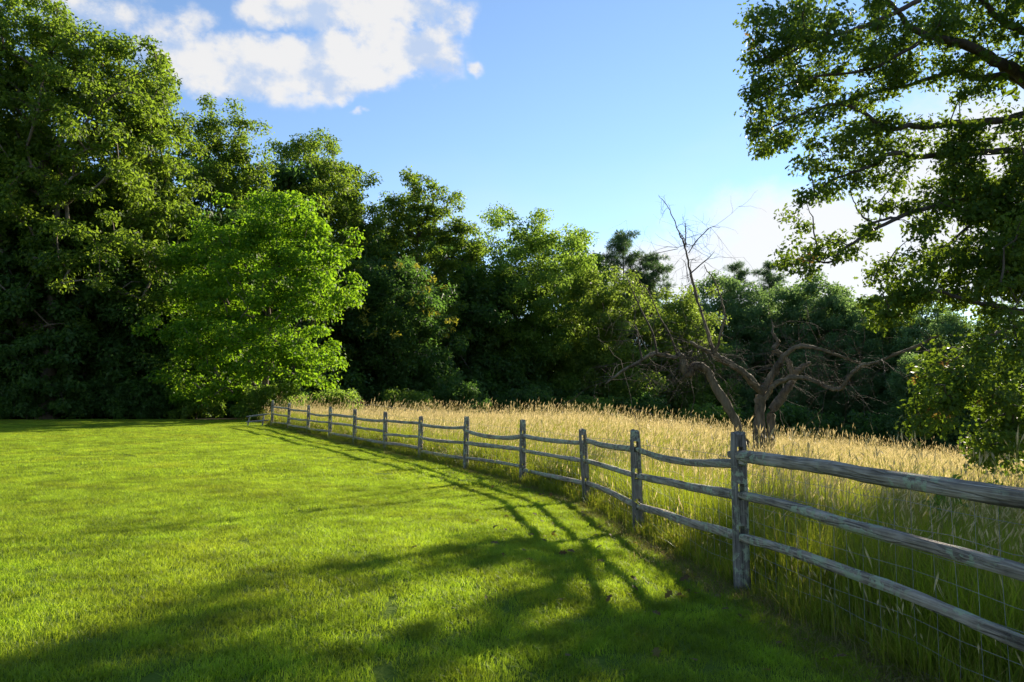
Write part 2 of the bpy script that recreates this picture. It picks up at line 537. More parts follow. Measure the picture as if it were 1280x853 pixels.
def jitter_grid(x0, x1, y0, y1, step, keep, rng):
    X, Y = np.meshgrid(np.arange(x0, x1, step), np.arange(y0, y1, step))
    X = X.ravel() + rng.uniform(-.5, .5, X.size) * step; Y = Y.ravel() + rng.uniform(-.5, .5, Y.size) * step
    k = keep(X, Y)
    X, Y = X[k], Y[k]
    p = rng.permutation(len(X))
    return X[p], Y[p]


def in_view(X, Y, m=3.0):
    return (np.abs(X) < 0.80 * Y + m)


rg = np.random.default_rng(11)
near_p = [multi('lawn_patch', [(*blades(460, 0.34, 0.044, 0.0046, 0.85, rg, 2, 0.18), M['lawn'])]) for _ in range(4)]
far_p = [multi('lawn_patch', [(*blades(620, 0.62, 0.044, 0.010, 0.8, rg, 1, 0.18), M['lawn'])]) for _ in range(4)]
X, Y = jitter_grid(-16, 5, 1.5, 13, 0.225, lambda x, y: in_view(x, y) & (x < fence_x(y) - 0.22 - 0.25 * rg.random(x.shape)), rg)
scatter('lawn_grass', np.stack([X, Y, height(X, Y) - 0.004], -1), rg.random(len(X)) * 6.28, rg.uniform(0.8, 1.2, len(X)), near_p,
        'short mown lawn grass in front of the rail fence')
X, Y = jitter_grid(-40, 5, 13, LAWN_END + 0.6, 0.42, lambda x, y: in_view(x, y, 5) & (x < fence_x(y) - 0.2), rg)
scatter('lawn_grass', np.stack([X, Y, height(X, Y) - 0.006], -1), rg.random(len(X)) * 6.28, rg.uniform(0.8, 1.25, len(X)), far_p,
        'short mown lawn grass reaching back to the wood')


def seedheads(n, area, hgt, rng, lean_dir=(0.8, 0.3), head=0.12, hw=0.011, stem=0.0032, hvar=0.17, lean=0.17):
    """thin stems with a nodding feathery seed head"""
    mbS, mbH = MB(), MB()
    rr = area * 0.5 * np.sqrt(rng.random(n)) * 1.1; th = rng.random(n) * 6.283
    for i in range(n):
        b = np.array([rr[i] * math.cos(th[i]), rr[i] * math.sin(th[i]), 0])
        h = hgt * (1 + hvar * rng.normal())
        ld = np.array([lean_dir[0] + rng.normal(0, .6), lean_dir[1] + rng.normal(0, .6), 0]) * lean * h
        m_ = b + ld * 0.25 + np.array([0, 0, h * 0.55]); e = b + ld * 0.7 + np.array([0, 0, h * 0.93])
        tip = e + ld * 0.4 + np.array([0, 0, 1.0]) * head * rng.uniform(0.5, 1.1)
        fa = rng.random() * 6.283; s = np.array([math.cos(fa), math.sin(fa), 0]) * stem * 0.5
        mbS.add(np.array([b - s * 1.4, b + s * 1.4, m_ + s, m_ - s, e + s * .8, e - s * .8]), np.array([[0, 1, 2, 3], [3, 2, 4, 5]]))
        ax = tip - e
        for q in range(4):
            f2 = fa + q * 1.57 + rng.normal(0, .4); sd = np.array([math.cos(f2), math.sin(f2), 0]) * hw * rng.uniform(0.6, 1.3)
            t0, t1 = rng.uniform(-.15, .3), rng.uniform(.75, 1.05)
            a_ = e + ax * t0; b_ = e + ax * t1 + sd * 0.9; m_ = (a_ + b_) / 2 + sd * .8
            w_ = np.array([-sd[1], sd[0], 0]) * .45
            mbH.add(np.array([a_, m_ + w_, b_, m_ - w_]), np.array([[0, 1, 2, 3]]))
    return (np.concatenate(mbS.V), [np.concatenate(v) for v in mbS.F.values()]), (np.concatenate(mbH.V), [np.concatenate(v) for v in mbH.F.values()])


def meadow_tuft(green, gold, heads, rng, area=0.55, hb=0.60, hs=0.98, wb=0.008, stem=0.003, hw=0.0055, hl=0.11):
    parts = []
    if green: parts.append((*blades(green, area, hb, wb, 0.45, rng, 3, 0.28), M['meadow_green']))
    if gold: parts.append((*blades(gold, area, hb * 0.95, wb * 0.85, 0.4, rng, 2, 0.25), M['meadow_gold']))
    if heads:
        S, Hh = seedheads(heads, area, hs, rng, stem=stem, hw=hw, head=hl)
        parts += [(*S, M['straw']), (*Hh, M['seed'])]
    return multi('meadow_tuft', parts)


def right_of(x, y, off):
    return x > fence_x(y) + off


tn = [meadow_tuft(170, 12, 8, rg) for _ in range(5)]
X, Y = jitter_grid(0, 16, -1.5, 14, 0.30, lambda x, y: right_of(x, y, 0.40) & (x < 0.9 * y + 5) & (np.hypot(x, y) < 17), rg)
scatter('meadow_grass', np.stack([X, Y, height(X, Y)], -1), rg.random(len(X)) * 0.9, rg.uniform(0.72, 1.02, len(X)), tn,
        'tall green meadow grass with tan seed heads behind the near rails')
tf = [meadow_tuft(170, 24, 13, rg, 0.7, 0.56, 0.92, 0.012, 0.005, 0.0085, 0.15) for _ in range(5)]
X, Y = jitter_grid(-12, 34, 9, 40, 0.44, lambda x, y: right_of(x, y, 0.30) & in_view(x, y, 4) & (np.hypot(x, y) > 13), rg)
scatter('meadow_grass', np.stack([X, Y, height(X, Y)], -1), rg.random(len(X)) * 0.9, rg.uniform(0.75, 1.05, len(X)), tf,
        'golden seeded meadow grass behind the middle of the fence')
tff = [meadow_tuft(95, 50, 20, rg, 1.1, 0.58, 0.88, 0.022, 0.010, 0.020, 0.17) for _ in range(4)]
X, Y = jitter_grid(-22, 60, 38, 80, 0.85, lambda x, y: right_of(x, y, 0.4) & in_view(x, y, 4), rg)
scatter('meadow_grass', np.stack([X, Y, height(X, Y)], -1), rg.random(len(X)) * 0.9, rg.uniform(0.7, 1.0, len(X)), tff,
        'golden meadow grass running back to the wood')
tk = [meadow_tuft(0, 0, 5, rg, 0.5, hs=1.22, stem=.0045, hw=.0085, hl=.19) for _ in range(5)]
X, Y = jitter_grid(-14, 36, 7, 46, 0.62, lambda x, y: right_of(x, y, 0.5) & in_view(x, y, 4) & (np.sin(x * .9 + 1.3 * np.sin(y * .5)) + np.sin(y * .7 + x * .4) > -.3), rg)
scatter('meadow_grass', np.stack([X, Y, height(X, Y)], -1), rg.random(len(X)) * 0.9, rg.uniform(0.78, 1.12, len(X)), tk,
        'taller seed stalks standing above the meadow grass')
# rough unmown strip right under the rails
ts = [meadow_tuft(60, 16, 1, rg, 0.30, 0.20, 0.38, 0.007) for _ in range(4)]
yy = rg.uniform(-1.0, 35, 900); xx = fence_x(yy) + rg.normal(0.15, 0.10, 900)
scatter('fence_foot_grass', np.stack([xx, yy, height(xx, yy)], -1), rg.random(900) * 6.28, rg.uniform(0.6, 1.25, 900), ts,
        'ragged unmown grass along the foot of the rail fence')


tl = [multi('litter_tuft', [(*blades(50, 0.34, 0.06, 0.006, 1.6, rg, 2, .5), M['straw']), (*blades(40, 0.34, 0.05, 0.005, 1.0, rg, 2, .4), M['lawn'])]) for _ in range(4)]
yy = rg.uniform(-1.0, 30, 1300); xx = fence_x(yy) - 0.05 - np.abs(rg.normal(0.12, 0.17, 1300))
scatter('dry_grass_litter', np.stack([xx, yy, height(xx, yy) - .004], -1), rg.random(1300) * 6.28, rg.uniform(0.6, 1.3, 1300), tl,
        'dry straw coloured grass litter on the lawn side of the rail fence')


# ------------------------------------------------------------------ rail fence
def wood_mat(n, ca, cb, cc, lichen):
    m = bpy.data.materials.new(n); m.use_nodes = True
    t = NT(m.node_tree)
    oi = t.n('ShaderNodeObjectInfo').outputs['Random']
    tc = t.n('ShaderNodeTexCoord').outputs['Object']
    off = t.n('ShaderNodeCombineXYZ', None, X=t.math('MULTIPLY', oi, 37.0), Y=t.math('MULTIPLY', oi, 11.0))
    tc = t.vmath('ADD', tc, off.outputs[0])
    v = t.vmath('MULTIPLY', tc, (2.2, 60.0, 60.0))
    g = t.noise(v, 1.0, 6.0, 0.62, 0.4)
    b = t.noise(tc, 5.0, 4.0, 0.6)
    cr = t.noise(t.vmath('MULTIPLY', tc, (0.8, 14.0, 14.0)), 1.0, 3.0, 0.6, 0.6)
    crack = t.mapr(t.math('ABSOLUTE', t.math('SUBTRACT', cr, 0.5)), 0.0, 0.035, 0.0, 1.0)
    f = t.math('ADD', t.math('MULTIPLY', g, 0.65), t.math('MULTIPLY', b, 0.35))
    c = t.ramp(f, [(0.34, ca), (0.50, cb), (0.66, cc)])
    c = t.mix(t.math('MULTIPLY', t.math('SUBTRACT', 1.0, crack), 0.5), c, (0.03, 0.026, 0.022))
    ln = t.noise(tc, 16.0, 5.0, 0.6)
    zone_ = t.noise(tc, 2.3, 2.0, 0.5)
    lm = t.math('MULTIPLY', t.mapr(ln, 0.50, 0.56), t.mapr(zone_, 0.44, 0.52), clamp=True)
    c = t.mix(t.math('MULTIPLY', lm, lichen), c, (0.34, 0.38, 0.25))
    hh = t.math('ADD', t.math('ADD', g, t.math('MULTIPLY', crack, 0.5)), t.math('MULTIPLY', lm, 0.15))
    bp = t.n('ShaderNodeBump', None, Strength=0.9, Distance=0.016, Height=hh)
    pb = t.n('ShaderNodeBsdfPrincipled', None, Base_Color=c, Roughness=0.82, Normal=bp.outputs[0])
    pb.inputs['Specular IOR Level'].default_value = 0.25
    t.n('ShaderNodeOutputMaterial', None, Surface=pb.outputs[0])
    return m


M['rail'] = wood_mat('weathered_rail', (0.10, 0.080, 0.058), (0.30, 0.255, 0.195), (0.50, 0.44, 0.355), 1.0)
M['post'] = wood_mat('weathered_post', (0.060, 0.050, 0.040), (0.18, 0.157, 0.128), (0.31, 0.28, 0.235), 0.8)
M['wire'] = bark_mat('galvanised_wire', (0.18, 0.18, 0.18), (0.34, 0.34, 0.35))
M['pale_wood'] = wood_mat('pale_wood', (0.12, 0.11, 0.10), (0.22, 0.21, 0.19), (0.32, 0.30, 0.28), 0.3)

# rails of each bay in metres: (z far end, share of bay where the sag is measured, z there, z near end); bay i lies between post i+1 and post i
BAYS = [[(1.14, .66, 1.15, 1.14), (0.8, .66, 0.81, 0.78), (0.44, .66, 0.49, 0.44)],
        [(1.0, .6, 0.98, 1.09), (0.65, .6, 0.74, 0.8), (0.27, .6, 0.38, 0.45)],
        [(0.96, .57, 0.95, 1.0), (0.61, .57, 0.64, 0.66), (0.23, .57, 0.28, 0.28)],
        [(0.92, .55, 0.87, 0.93), (0.58, .55, 0.59, 0.59), (0.19, .55, 0.21, 0.22)],
        [(0.92, .54, 0.81, 0.9), (0.6, .54, 0.61, 0.61), (0.23, .54, 0.26, 0.26)],
        [(0.97, .53, 0.93, 0.98), (0.6, .53, 0.57, 0.61), (0.23, .53, 0.21, 0.23)],
        [(1.01, .53, 1.0, 1.0), (0.57, .53, 0.60, 0.63), (0.29, .53, 0.32, 0.3)],
        [(1.03, .53, 0.99, 1.02), (0.72, .53, 0.69, 0.66), (0.35, .53, 0.31, 0.31)],
        [(1.14, .52, 1.09, 1.09), (0.79, .52, 0.78, 0.76), (0.4, .52, 0.38, 0.37)],
        [(1.14, .52, 1.06, 1.1), (0.83, .52, 0.8, 0.81), (0.48, .52, 0.46, 0.48)],
        [(1.28, .52, 1.23, 1.21), (0.88, .52, 0.83, 0.85), (0.56, .52, 0.52, 0.51)],
        [(1.37, .52, 1.33, 1.3), (1.04, .52, 0.97, 0.94), (0.59, .52, 0.6, 0.6)]]
TOPZ = [1.42, 1.33, 1.23, 1.13, 1.22, 1.23, 1.19, 1.28, 1.34, 1.41, 1.45, 1.55, 1.68]


def rail_mesh(length, curve, ry, rz, rng, flat, n=25):
    """rail along local X, 0..length; curve(t) gives z; split-timber section with riven, uneven faces"""
    s = 10
    t = np.linspace(0, 1, n)
    P = np.stack([t * length, 0.018 * np.sin(t * 3.1 * rng.uniform(.6, 1.4) + rng.random() * 6) * np.sin(np.pi * t), curve(t)], -1)
    o0 = rng.uniform(-.25, .25)
    ang = np.linspace(0, 2 * np.pi, s, endpoint=False)
    prof = 1 + rng.uniform(-0.13, 0.13, s)
    sq = 1.0 / np.maximum(np.abs(np.cos(ang)), np.abs(np.sin(ang))) ** flat
    so = Vector((rng.random() * 50, rng.random() * 50, rng.random() * 50))
    tw0 = rng.uniform(-.5, .5)
    V = np.zeros((n, s, 3))
    for i in range(n):
        e = min(t[i], 1 - t[i]) * length
        k = 0.62 + 0.38 * sstep(e / 0.32)
        wob = np.array([1 + 0.26 * mnoise.noise(so + Vector((t[i] * length * 1.6, math.cos(a) * 1.4, math.sin(a) * 1.4))) + 0.10 * mnoise.noise(so + Vector((t[i] * length * 7, math.cos(a) * 2.4, math.sin(a) * 2.4))) for a in ang])
        tw = ang + o0 + tw0 * t[i]
        V[i, :, 0] = P[i, 0]
        V[i, :, 1] = P[i, 1] + ry * k * prof * sq * wob * np.cos(tw)
        V[i, :, 2] = P[i, 2] + rz * k * prof * sq * wob * np.sin(tw)
    i = np.arange(n - 1)[:, None] * s; j = np.arange(s)[None, :]; k = (j + 1) % s
    Q = np.stack([i + j, i + s + j, i + s + k, i + k], -1).reshape(-1, 4)
    caps = np.array([list(range(s)), list(range((n - 1) * s, n * s))[::-1]])
    return V.reshape(-1, 3), [Q, caps]


def post_mesh(name, h_below, h_top, sx, sy, holes, rng, mat):
    """post standing on local z; holes: list of z where a mortise runs through along local X. Built in local frame, long axis = Z."""
    bm = bmesh.new()
    zs = list(np.linspace(-h_below, h_top, 13))
    s = 12
    ang = np.linspace(0, 2 * np.pi, s, endpoint=False)
    sq = 1.0 / np.maximum(np.abs(np.cos(ang)), np.abs(np.sin(ang))) ** 0.82
    prof = 1 + rng.uniform(-0.07, 0.07, s)
    rings = []
    for q, z in enumerate(zs):
        k = 1 + 0.02 * rng.normal() + 0.05 * (1 - q / 12.0)
        if q == 12: k *= 0.9
        ring = [bm.verts.new((sx * k * prof[a] * sq[a] * math.cos(ang[a]) * (1 + .02 * rng.normal()),
                              sy * k * prof[a] * sq[a] * math.sin(ang[a]) * (1 + .02 * rng.normal()),
                              z + (0.012 * rng.normal() + .010 * math.cos(ang[a]) if q == 12 else 0))) for a in range(s)]
        rings.append(ring)
    for a, b in zip(rings[:-1], rings[1:]):
        for i in range(s):
            bm.faces.new((a[i], a[(i + 1) % s], b[(i + 1) % s], b[i]))
    bm.faces.new(rings[0][::-1])
    c = bm.verts.new((0.01, 0, h_top + 0.018))
    for i in range(s):
        bm.faces.new((rings[-1][i], rings[-1][(i + 1) % s], c))
    me = bpy.data.meshes.new(name); bm.to_mesh(me); bm.free()
    tmp = bpy.data.objects.new('post_blank', me); COL.objects.link(tmp)
    cb = bmesh.new()
    for z in holes:
        mt = Matrix.Translation((0, rng.normal(0, .004), z)) @ Matrix.Diagonal((0.6, 0.058, 0.135, 1))
        bmesh.ops.create_cube(cb, size=1.0, matrix=mt)
    cme = bpy.data.meshes.new('mortise'); cb.to_mesh(cme); cb.free()
    cut = bpy.data.objects.new('mortise', cme); COL.objects.link(cut)
    md = tmp.modifiers.new('m', 'BOOLEAN'); md.operation = 'DIFFERENCE'; md.solver = 'EXACT'; md.object = cut
    dg = bpy.context.evaluated_depsgraph_get()
    res = bpy.data.meshes.new_from_object(tmp.evaluated_get(dg))
    bpy.data.objects.remove(tmp); bpy.data.objects.remove(cut)
    res.name = name
    # turn long axis to local X so that the grain runs along it
    res.transform(Matrix.Rotation(R(90), 4, 'Y'))
    res.materials.clear(); res.materials.append(mat)
    return res


fence = empty('rail_fence', (FENCE[0][0], FENCE[0][1], H(*FENCE[0])), 'weathered grey three rail split timber fence between lawn and tall meadow', 'fence')
frng = np.random.default_rng(5)
ALLP = [FENCE_PRE[1]] + FENCE
BAYS_ALL = [[(1.14, .5, 1.15, 1.15), (0.78, .5, 0.8, 0.8), (0.44, .5, 0.45, 0.45)]] + BAYS
TOPZ_ALL = [1.43] + TOPZ


def place(o, parent, mat):
    o.parent = parent
    o.matrix_parent_inverse = Matrix.Identity(4)
    o.matrix_local = Matrix.Translation(-Vector(parent.location)) @ mat


LEAN = {3: (-0.055, 0.0), 2: (-0.02, 0.0), 5: (0.015, 0.0)}
for i, (px, py) in enumerate(ALLP):
    gz = H(px, py)
    a = ALLP[max(i - 1, 0)]; b = ALLP[min(i + 1, len(ALLP) - 1)]
    yaw = math.atan2(b[1] - a[1], b[0] - a[0])
    zs = []
    for r in range(3):
        v = []
        if i < len(BAYS_ALL): v.append(BAYS_ALL[i][r][3])
        if i > 0: v.append(BAYS_ALL[i - 1][r][0])
        zs.append(sum(v) / len(v) - gz + 0.032)
    me = post_mesh('post', 0.25, TOPZ_ALL[i] - gz, 0.046, 0.064, zs, frng, M['post'])
    o = link(bpy.data.objects.new('post', me))
    lx = LEAN.get(i - 1, (frng.normal(0, .008), 0))[0]
    rot = Matrix.Rotation(lx, 4, 'Y') @ Matrix.Rotation(frng.normal(0, .008), 4, 'X') @ Matrix.Rotation(yaw, 4, 'Z')
    place(o, fence, Matrix.Translation((px, py, gz)) @ rot @ Matrix.Rotation(R(-90), 4, 'Y'))
for i, bay in enumerate(BAYS_ALL):
    n, f = Vector((*ALLP[i], 0)), Vector((*ALLP[i + 1], 0))
    d = f - n; L_ = d.length; yaw = math.atan2(d.y, d.x); u = d / L_
    for r, (zf, tm, zm, zn) in enumerate(bay):
        q = np.polyfit([0, 1 - tm, 1], [zn, zm, zf], 2)
        jig = frng.uniform(-.008, .008, 4); ph = frng.random() * 6
        curve = lambda t, q=q, jig=jig, ph=ph: np.polyval(q, t) + np.sin(t * 7 + ph) * jig[0] * np.sin(np.pi * t) + np.sin(t * 13 + ph) * jig[1] * .5 * np.sin(np.pi * t)
        big_ = 1.0 if i > 1 or r else 1.12
        V, F = rail_mesh(L_ + 0.24, curve, frng.uniform(.028, .034) * big_, frng.uniform(.035, .043) * big_, frng, 0.95, 45 if i < 4 else 25)
        me = mesh_np('rail', V, F, M['rail'])
        o = link(bpy.data.objects.new('rail', me))
        side = 0.010 * (1 if i % 2 else -1)
        org = n - u * 0.12 + Vector((-u.y, u.x, 0)) * side
        place(o, fence, Matrix.Translation(org) @ Matrix.Rotation(yaw, 4, 'Z'))

# welded wire mesh fixed to the meadow side of the rails
wm = MB(); wr = np.random.default_rng(3)
side_pts = [np.array([*p, 0.0]) for p in [(2.7, 0.22)] + FENCE[:9]]
for a, b in zip(side_pts[:-1], side_pts[1:]):
    d = b - a; L_ = np.linalg.norm(d); u = d / L_; nrm = np.array([u[1], -u[0], 0])
    thin = 0.0014 if a[1] < 8 else 0.0018
    for k in range(9):
        z = 0.06 + 0.135 * k
        t = np.linspace(0, 1, 9)
        P = a + d * t[:, None] + nrm * (0.075 + 0.012 * wr.normal(0, 1, 9)[:, None])
        P[:, 2] = height(P[:, 0], P[:, 1]) + z + 0.010 * wr.normal(0, 1, 9)
        wm.add(*tube(P, np.full(9, thin * (1.5 if k in (0, 8) else 1)), 3, cap=False))
    if a[1] < 18:
        for s_ in np.arange(0, L_, 0.15):
            p = a + u * s_ + nrm * 0.078
            g = H(p[0], p[1])
            P = np.array([[p[0] + wr.normal(0, .006), p[1] + wr.normal(0, .006), g + z] for z in (0.03, 0.4, 0.8, 1.15)])
            wm.add(*tube(P, np.full(4, thin * .9), 3, cap=False))
o = wm.build('wire_mesh', M['wire']); place(o, fence, Matrix.Identity(4))

# second fence across the far side of the meadow
ff_pts = [(-17.5, 56.5), (-14.6, 56.2), (-11.3, 55.5), (-8.6, 54.8), (-6.3, 54.6), (-3.4, 54.6), (-0.4, 54.9)]
ff_top = [1.52, 1.50, 1.50, 1.22, 0.95, 0.62, 0.42]
ff = empty('field_fence', (ff_pts[0][0], ff_pts[0][1], H(*ff_pts[0])), 'distant grey rail fence crossing the far end of the meadow below the trees', 'fence')
for i, (px, py) in enumerate(ff_pts):
    V, F = rail_mesh(1.75, lambda t: 0 * t, .05, .05, frng, 0.8)
    o = link(bpy.data.objects.new('post', mesh_np('post', V, F, M['post'])))
    place(o, ff, Matrix.Translation((px, py, ff_top[i] - 1.6)) @ Matrix.Rotation(R(-90), 4, 'Y'))
for i in range(len(ff_pts) - 1):
    a, b = Vector((*ff_pts[i], 0)), Vector((*ff_pts[i + 1], 0))
    for dz in (0.10, 0.50):
        za, zb = ff_top[i] - dz, ff_top[i + 1] - dz
        V, F = rail_mesh((b - a).length + .2, lambda t, za=za, zb=zb: za + (zb - za) * t - 0.07 * np.sin(np.pi * t), .04, .05, frng, 0.7)
        o = link(bpy.data.objects.new('rail', mesh_np('rail', V, F, M['rail'])))
        d = b - a
        place(o, ff, Matrix.Translation(a) @ Matrix.Rotation(math.atan2(d.y, d.x), 4, 'Z'))

# short pale stile rails left of the last post
st = empty('stile', (-12.7, 34.3, H(-12.7, 34.3)), 'small pale wooden stile of short rails beside the far end post', 'stile')
gz = H(-12.7, 34.3)
for nm, p, q in (('leg', (-13.15, 34.15, gz - .1), (-13.05, 34.2, gz + .52)), ('leg', (-12.45, 34.2, gz - .1), (-12.35, 34.25, gz + .62)),
                 ('rail', (-13.2, 34.12, gz + .46), (-12.1, 34.22, gz + .60)), ('rail', (-13.2, 34.10, gz + .2), (-12.1, 34.2, gz + .30))):
    p, q = Vector(p), Vector(q)
    V, F = rail_mesh((q - p).length, lambda t: 0 * t, .035, .04, frng, 0.7)
    o = link(bpy.data.objects.new(nm, mesh_np(nm, V, F, M['pale_wood'])))
    place(o, st, Matrix.Translation(p) @ (q - p).to_track_quat('X', 'Z').to_matrix().to_4x4())


# ------------------------------------------------------------------ trees
LEAF4 = (np.array([[0, 0, 0], [-.5, .48, .10], [0, 1, -.06], [.5, .48, .10]]), [np.array([[0, 3, 2], [0, 2, 1]])])
OAK = (np.array([[0, 0, 0], [-.20, .22, .04], [-.42, .38, .07], [-.20, .50, .05], [-.50, .70, .05], [-.22, .80, .02], [0, 1.05, -.05],
                 [.22, .80, .02], [.50, .70, .05], [.20, .50, .05], [.42, .38, .07], [.20, .22, .04]]),
       [np.array([[0, 11, 10], [0, 10, 9], [0, 9, 3], [0, 3, 2], [0, 2, 1], [3, 9, 8], [3, 8, 7], [3, 7, 5], [3, 5, 4], [5, 7, 6]])])
TUFT = (np.array([[0, 0, 0], [-.5, .9, .2], [-.3, 1.0, .3], [0.5, .9, -.2], [.32, 1.02, -.1], [-.1, 1.1, -.4], [.1, 1.1, -.4], [-.06, 1.2, .5], [.1, 1.15, .5]]),
        [np.array([[0, 1, 2], [0, 3, 4], [0, 5, 6], [0, 7, 8]])])


def leaves_np(P, N, D, L, W, tmpl):
    tv, tf = tmpl
    D = norm(D - N * np.sum(D * N, -1, keepdims=True))
    S = np.cross(D, N)
    V = (P[:, None, :] + tv[None, :, 1:2] * (L[:, None, None] * D[:, None, :]) + tv[None, :, 0:1] * (W[:, None, None] * S[:, None, :])
         + tv[None, :, 2:3] * (L[:, None, None] * N[:, None, :]))
    k = len(tv)
    off = (np.arange(len(P)) * k)[:, None, None]
    return V.reshape(-1, 3), [(f[None] + off).reshape(-1, f.shape[1]) for f in tf]


def puff_leaves(C, rad, n, rng, flat=0.65, up=0.75, droop=0.3, center=None):
    """n leaves round every puff centre"""
    m = len(C)
    idx = np.repeat(np.arange(m), n)
    g = rng.normal(0, 1, (m * n, 3)); g = norm(g) * (rng.random((m * n, 1)) ** 0.5)
    g[:, 2] *= flat
    r = rad[idx][:, None]
    P = C[idx] + g * r
    out = norm(g + 1e-4)
    N = norm(out * 0.8 + np.array([0, 0, up * .6]) + rng.normal(0, .55, (m * n, 3)))
    D = rng.normal(0, 1, (m * n, 3)) + out * 0.9 - np.array([0, 0, droop])
    return P, N, D


def grow(trunk, trunk_r, puffs, rng, rtwig=0.022, power=0.5, arch=0.12):
    """branches from the trunk polyline to every puff; returns list of (points, radii)"""
    nodes = [p for p in trunk]; par = [i - 1 for i in range(len(trunk))]
    nt = len(trunk)
    T = np.array(trunk)
    d0 = np.min(np.linalg.norm(puffs[:, None] - T[None], axis=2), axis=1)
    chains = []
    for k in np.argsort(d0):
        c = puffs[k]
        A = np.array(nodes)
        v = c - A; d = np.linalg.norm(v, axis=1)
        cost = d * (1 + 0.9 * (A[:, 2] > c[2] - 0.12 * d)) + 0.25 * np.where(np.arange(len(A)) < max(2, nt // 4), 3.0, 0)
        j = int(np.argmin(cost)); dist = d[j]
        m = max(2, int(dist / 0.9))
        idx = []
        for q in range(1, m + 1):
            t = q / m
            p = A[j] + v[j] * t + rng.normal(0, 0.05 * dist / math.sqrt(m), 3) * (1 if q < m else 0) + np.array([0, 0, arch * dist * math.sin(math.pi * t)])
            nodes.append(p); par.append(j if q == 1 else len(nodes) - 2); idx.append(len(nodes) - 1)
        chains.append((j, idx))
    cnt = np.zeros(len(nodes))
    for j, idx in chains: cnt[idx[-1]] += 1
    for i in range(len(nodes) - 1, nt - 1, -1):
        if par[i] >= 0: cnt[par[i]] += cnt[i]
    A = np.array(nodes)
    out = []
    for j, idx in chains:
        rr = rtwig * np.maximum(cnt[idx], 1) ** power
        if j < nt: rr = np.minimum(rr, trunk_r[j] * 0.7)
        out.append((np.vstack([A[j:j + 1], A[idx]]), np.concatenate([[rr[0]], rr[:-1], [rtwig * .5]])))
    return out


def sample_lobes(lobes, rng, shell=0.5, zmin=None, per=1, spread=0.36):
    """puff centres: boughs sit towards the skin of every ellipsoid and each carries a few puffs"""
    C = []
    for cx, cy, cz, rx, ry, rz, n in lobes:
        m = max(3, n // per)
        g = norm(rng.normal(0, 1, (m, 3))) * (rng.random((m, 1)) ** shell)
        g[0] = (0, 0, .95)
        B = np.array([cx, cy, cz]) + g * np.array([rx, ry, rz])
        if per > 1:
            s_ = spread * (rx + ry + rz) / 3 * rng.uniform(.6, 1.25, (m, 1, 1))
            off = rng.normal(0, 1, (m, per, 3)); off = norm(off) * rng.random((m, per, 1)) ** .4
            off[..., 2] *= .62
            B = (B[:, None] + off * s_).reshape(-1, 3)
        C.append(B)
    C = np.concatenate(C)
    if zmin is not None: C = C[C[:, 2] > zmin]
    return C


def tree_parts(root, trunk, trunk_r, C, rad, npuff, leaf, mat, bark, rng, wl=0.55, tmpl=LEAF4, flat=0.65, up=0.75, droop=0.3, sides=9, rtwig=0.022, crown_name='crown', minr=0.0):
    mb = MB()
    mb.add(*tube(trunk, trunk_r, sides, 0.05, rng))
    for P, r in grow(list(trunk), trunk_r, C, rng, rtwig):
        if r[0] >= minr:
            mb.add(*tube(P, r, 5 if r[0] > .05 else 3, cap=False))
    t = mb.build('trunk', bark, root, True)
    P, N, D = puff_leaves(C, rad, npuff, rng, flat, up, droop)
    L = leaf * rng.uniform(0.65, 1.3, len(P))
    V, F = leaves_np(P, N, D, L, L * wl, tmpl)
    c = link(bpy.data.objects.new(crown_name, mesh_np(crown_name, V, F, mat)), root)
    return t, c


def lump(g, seed, fr):
    o = Vector((seed * 3.7, seed * 1.3, seed * 7.1))
    return np.array([mnoise.noise(Vector(q) * fr + o) for q in g])


def envelope(lobes, rng, seed, pr, cover, hole, inner=0.28):
    """puff centres on the lumpy skin of the crown's lobes, a few inside"""
    C, r = [], []
    for k, (cx, cy, cz, rx, ry, rz) in enumerate(lobes):
        area = 4 * math.pi * (((rx * ry) ** 1.6 + (rx * rz) ** 1.6 + (ry * rz) ** 1.6) / 3) ** (1 / 1.6)
        n = max(6, int(cover * area / (math.pi * (sum(pr) / 2) ** 2)))
        g = norm(rng.normal(0, 1, (n, 3)))
        b = 1.0 + 0.42 * lump(g, seed + k, 2.3) + 0.25 * lump(g, seed + k + 50, 5.0)
        h = lump(g, seed + k + 90, 3.1)
        keep = h < hole
        R_ = np.where(rng.random(n) < inner, rng.uniform(.3, .8, n), rng.uniform(.84, 1.02, n)) * b
        P = np.array([cx, cy, cz]) + g * R_[:, None] * np.array([rx, ry, rz])
        C.append(P[keep]); r.append(rng.uniform(*pr, n)[keep])
    return np.concatenate(C), np.concatenate(r)


TALL = [(0, 0, .56, .86, .86, .42), (.3, -.1, .34, .75, .75, .26), (-.35, 0, .36, .7, .7, .26), (.1, 0, .80, .62, .62, .19)]
WIDE = [(0, 0, .50, .9, .9, .46), (.35, -.1, .25, .65, .7, .24), (-.4, 0, .28, .62, .7, .26), (.1, -.2, .74, .68, .6, .24)]


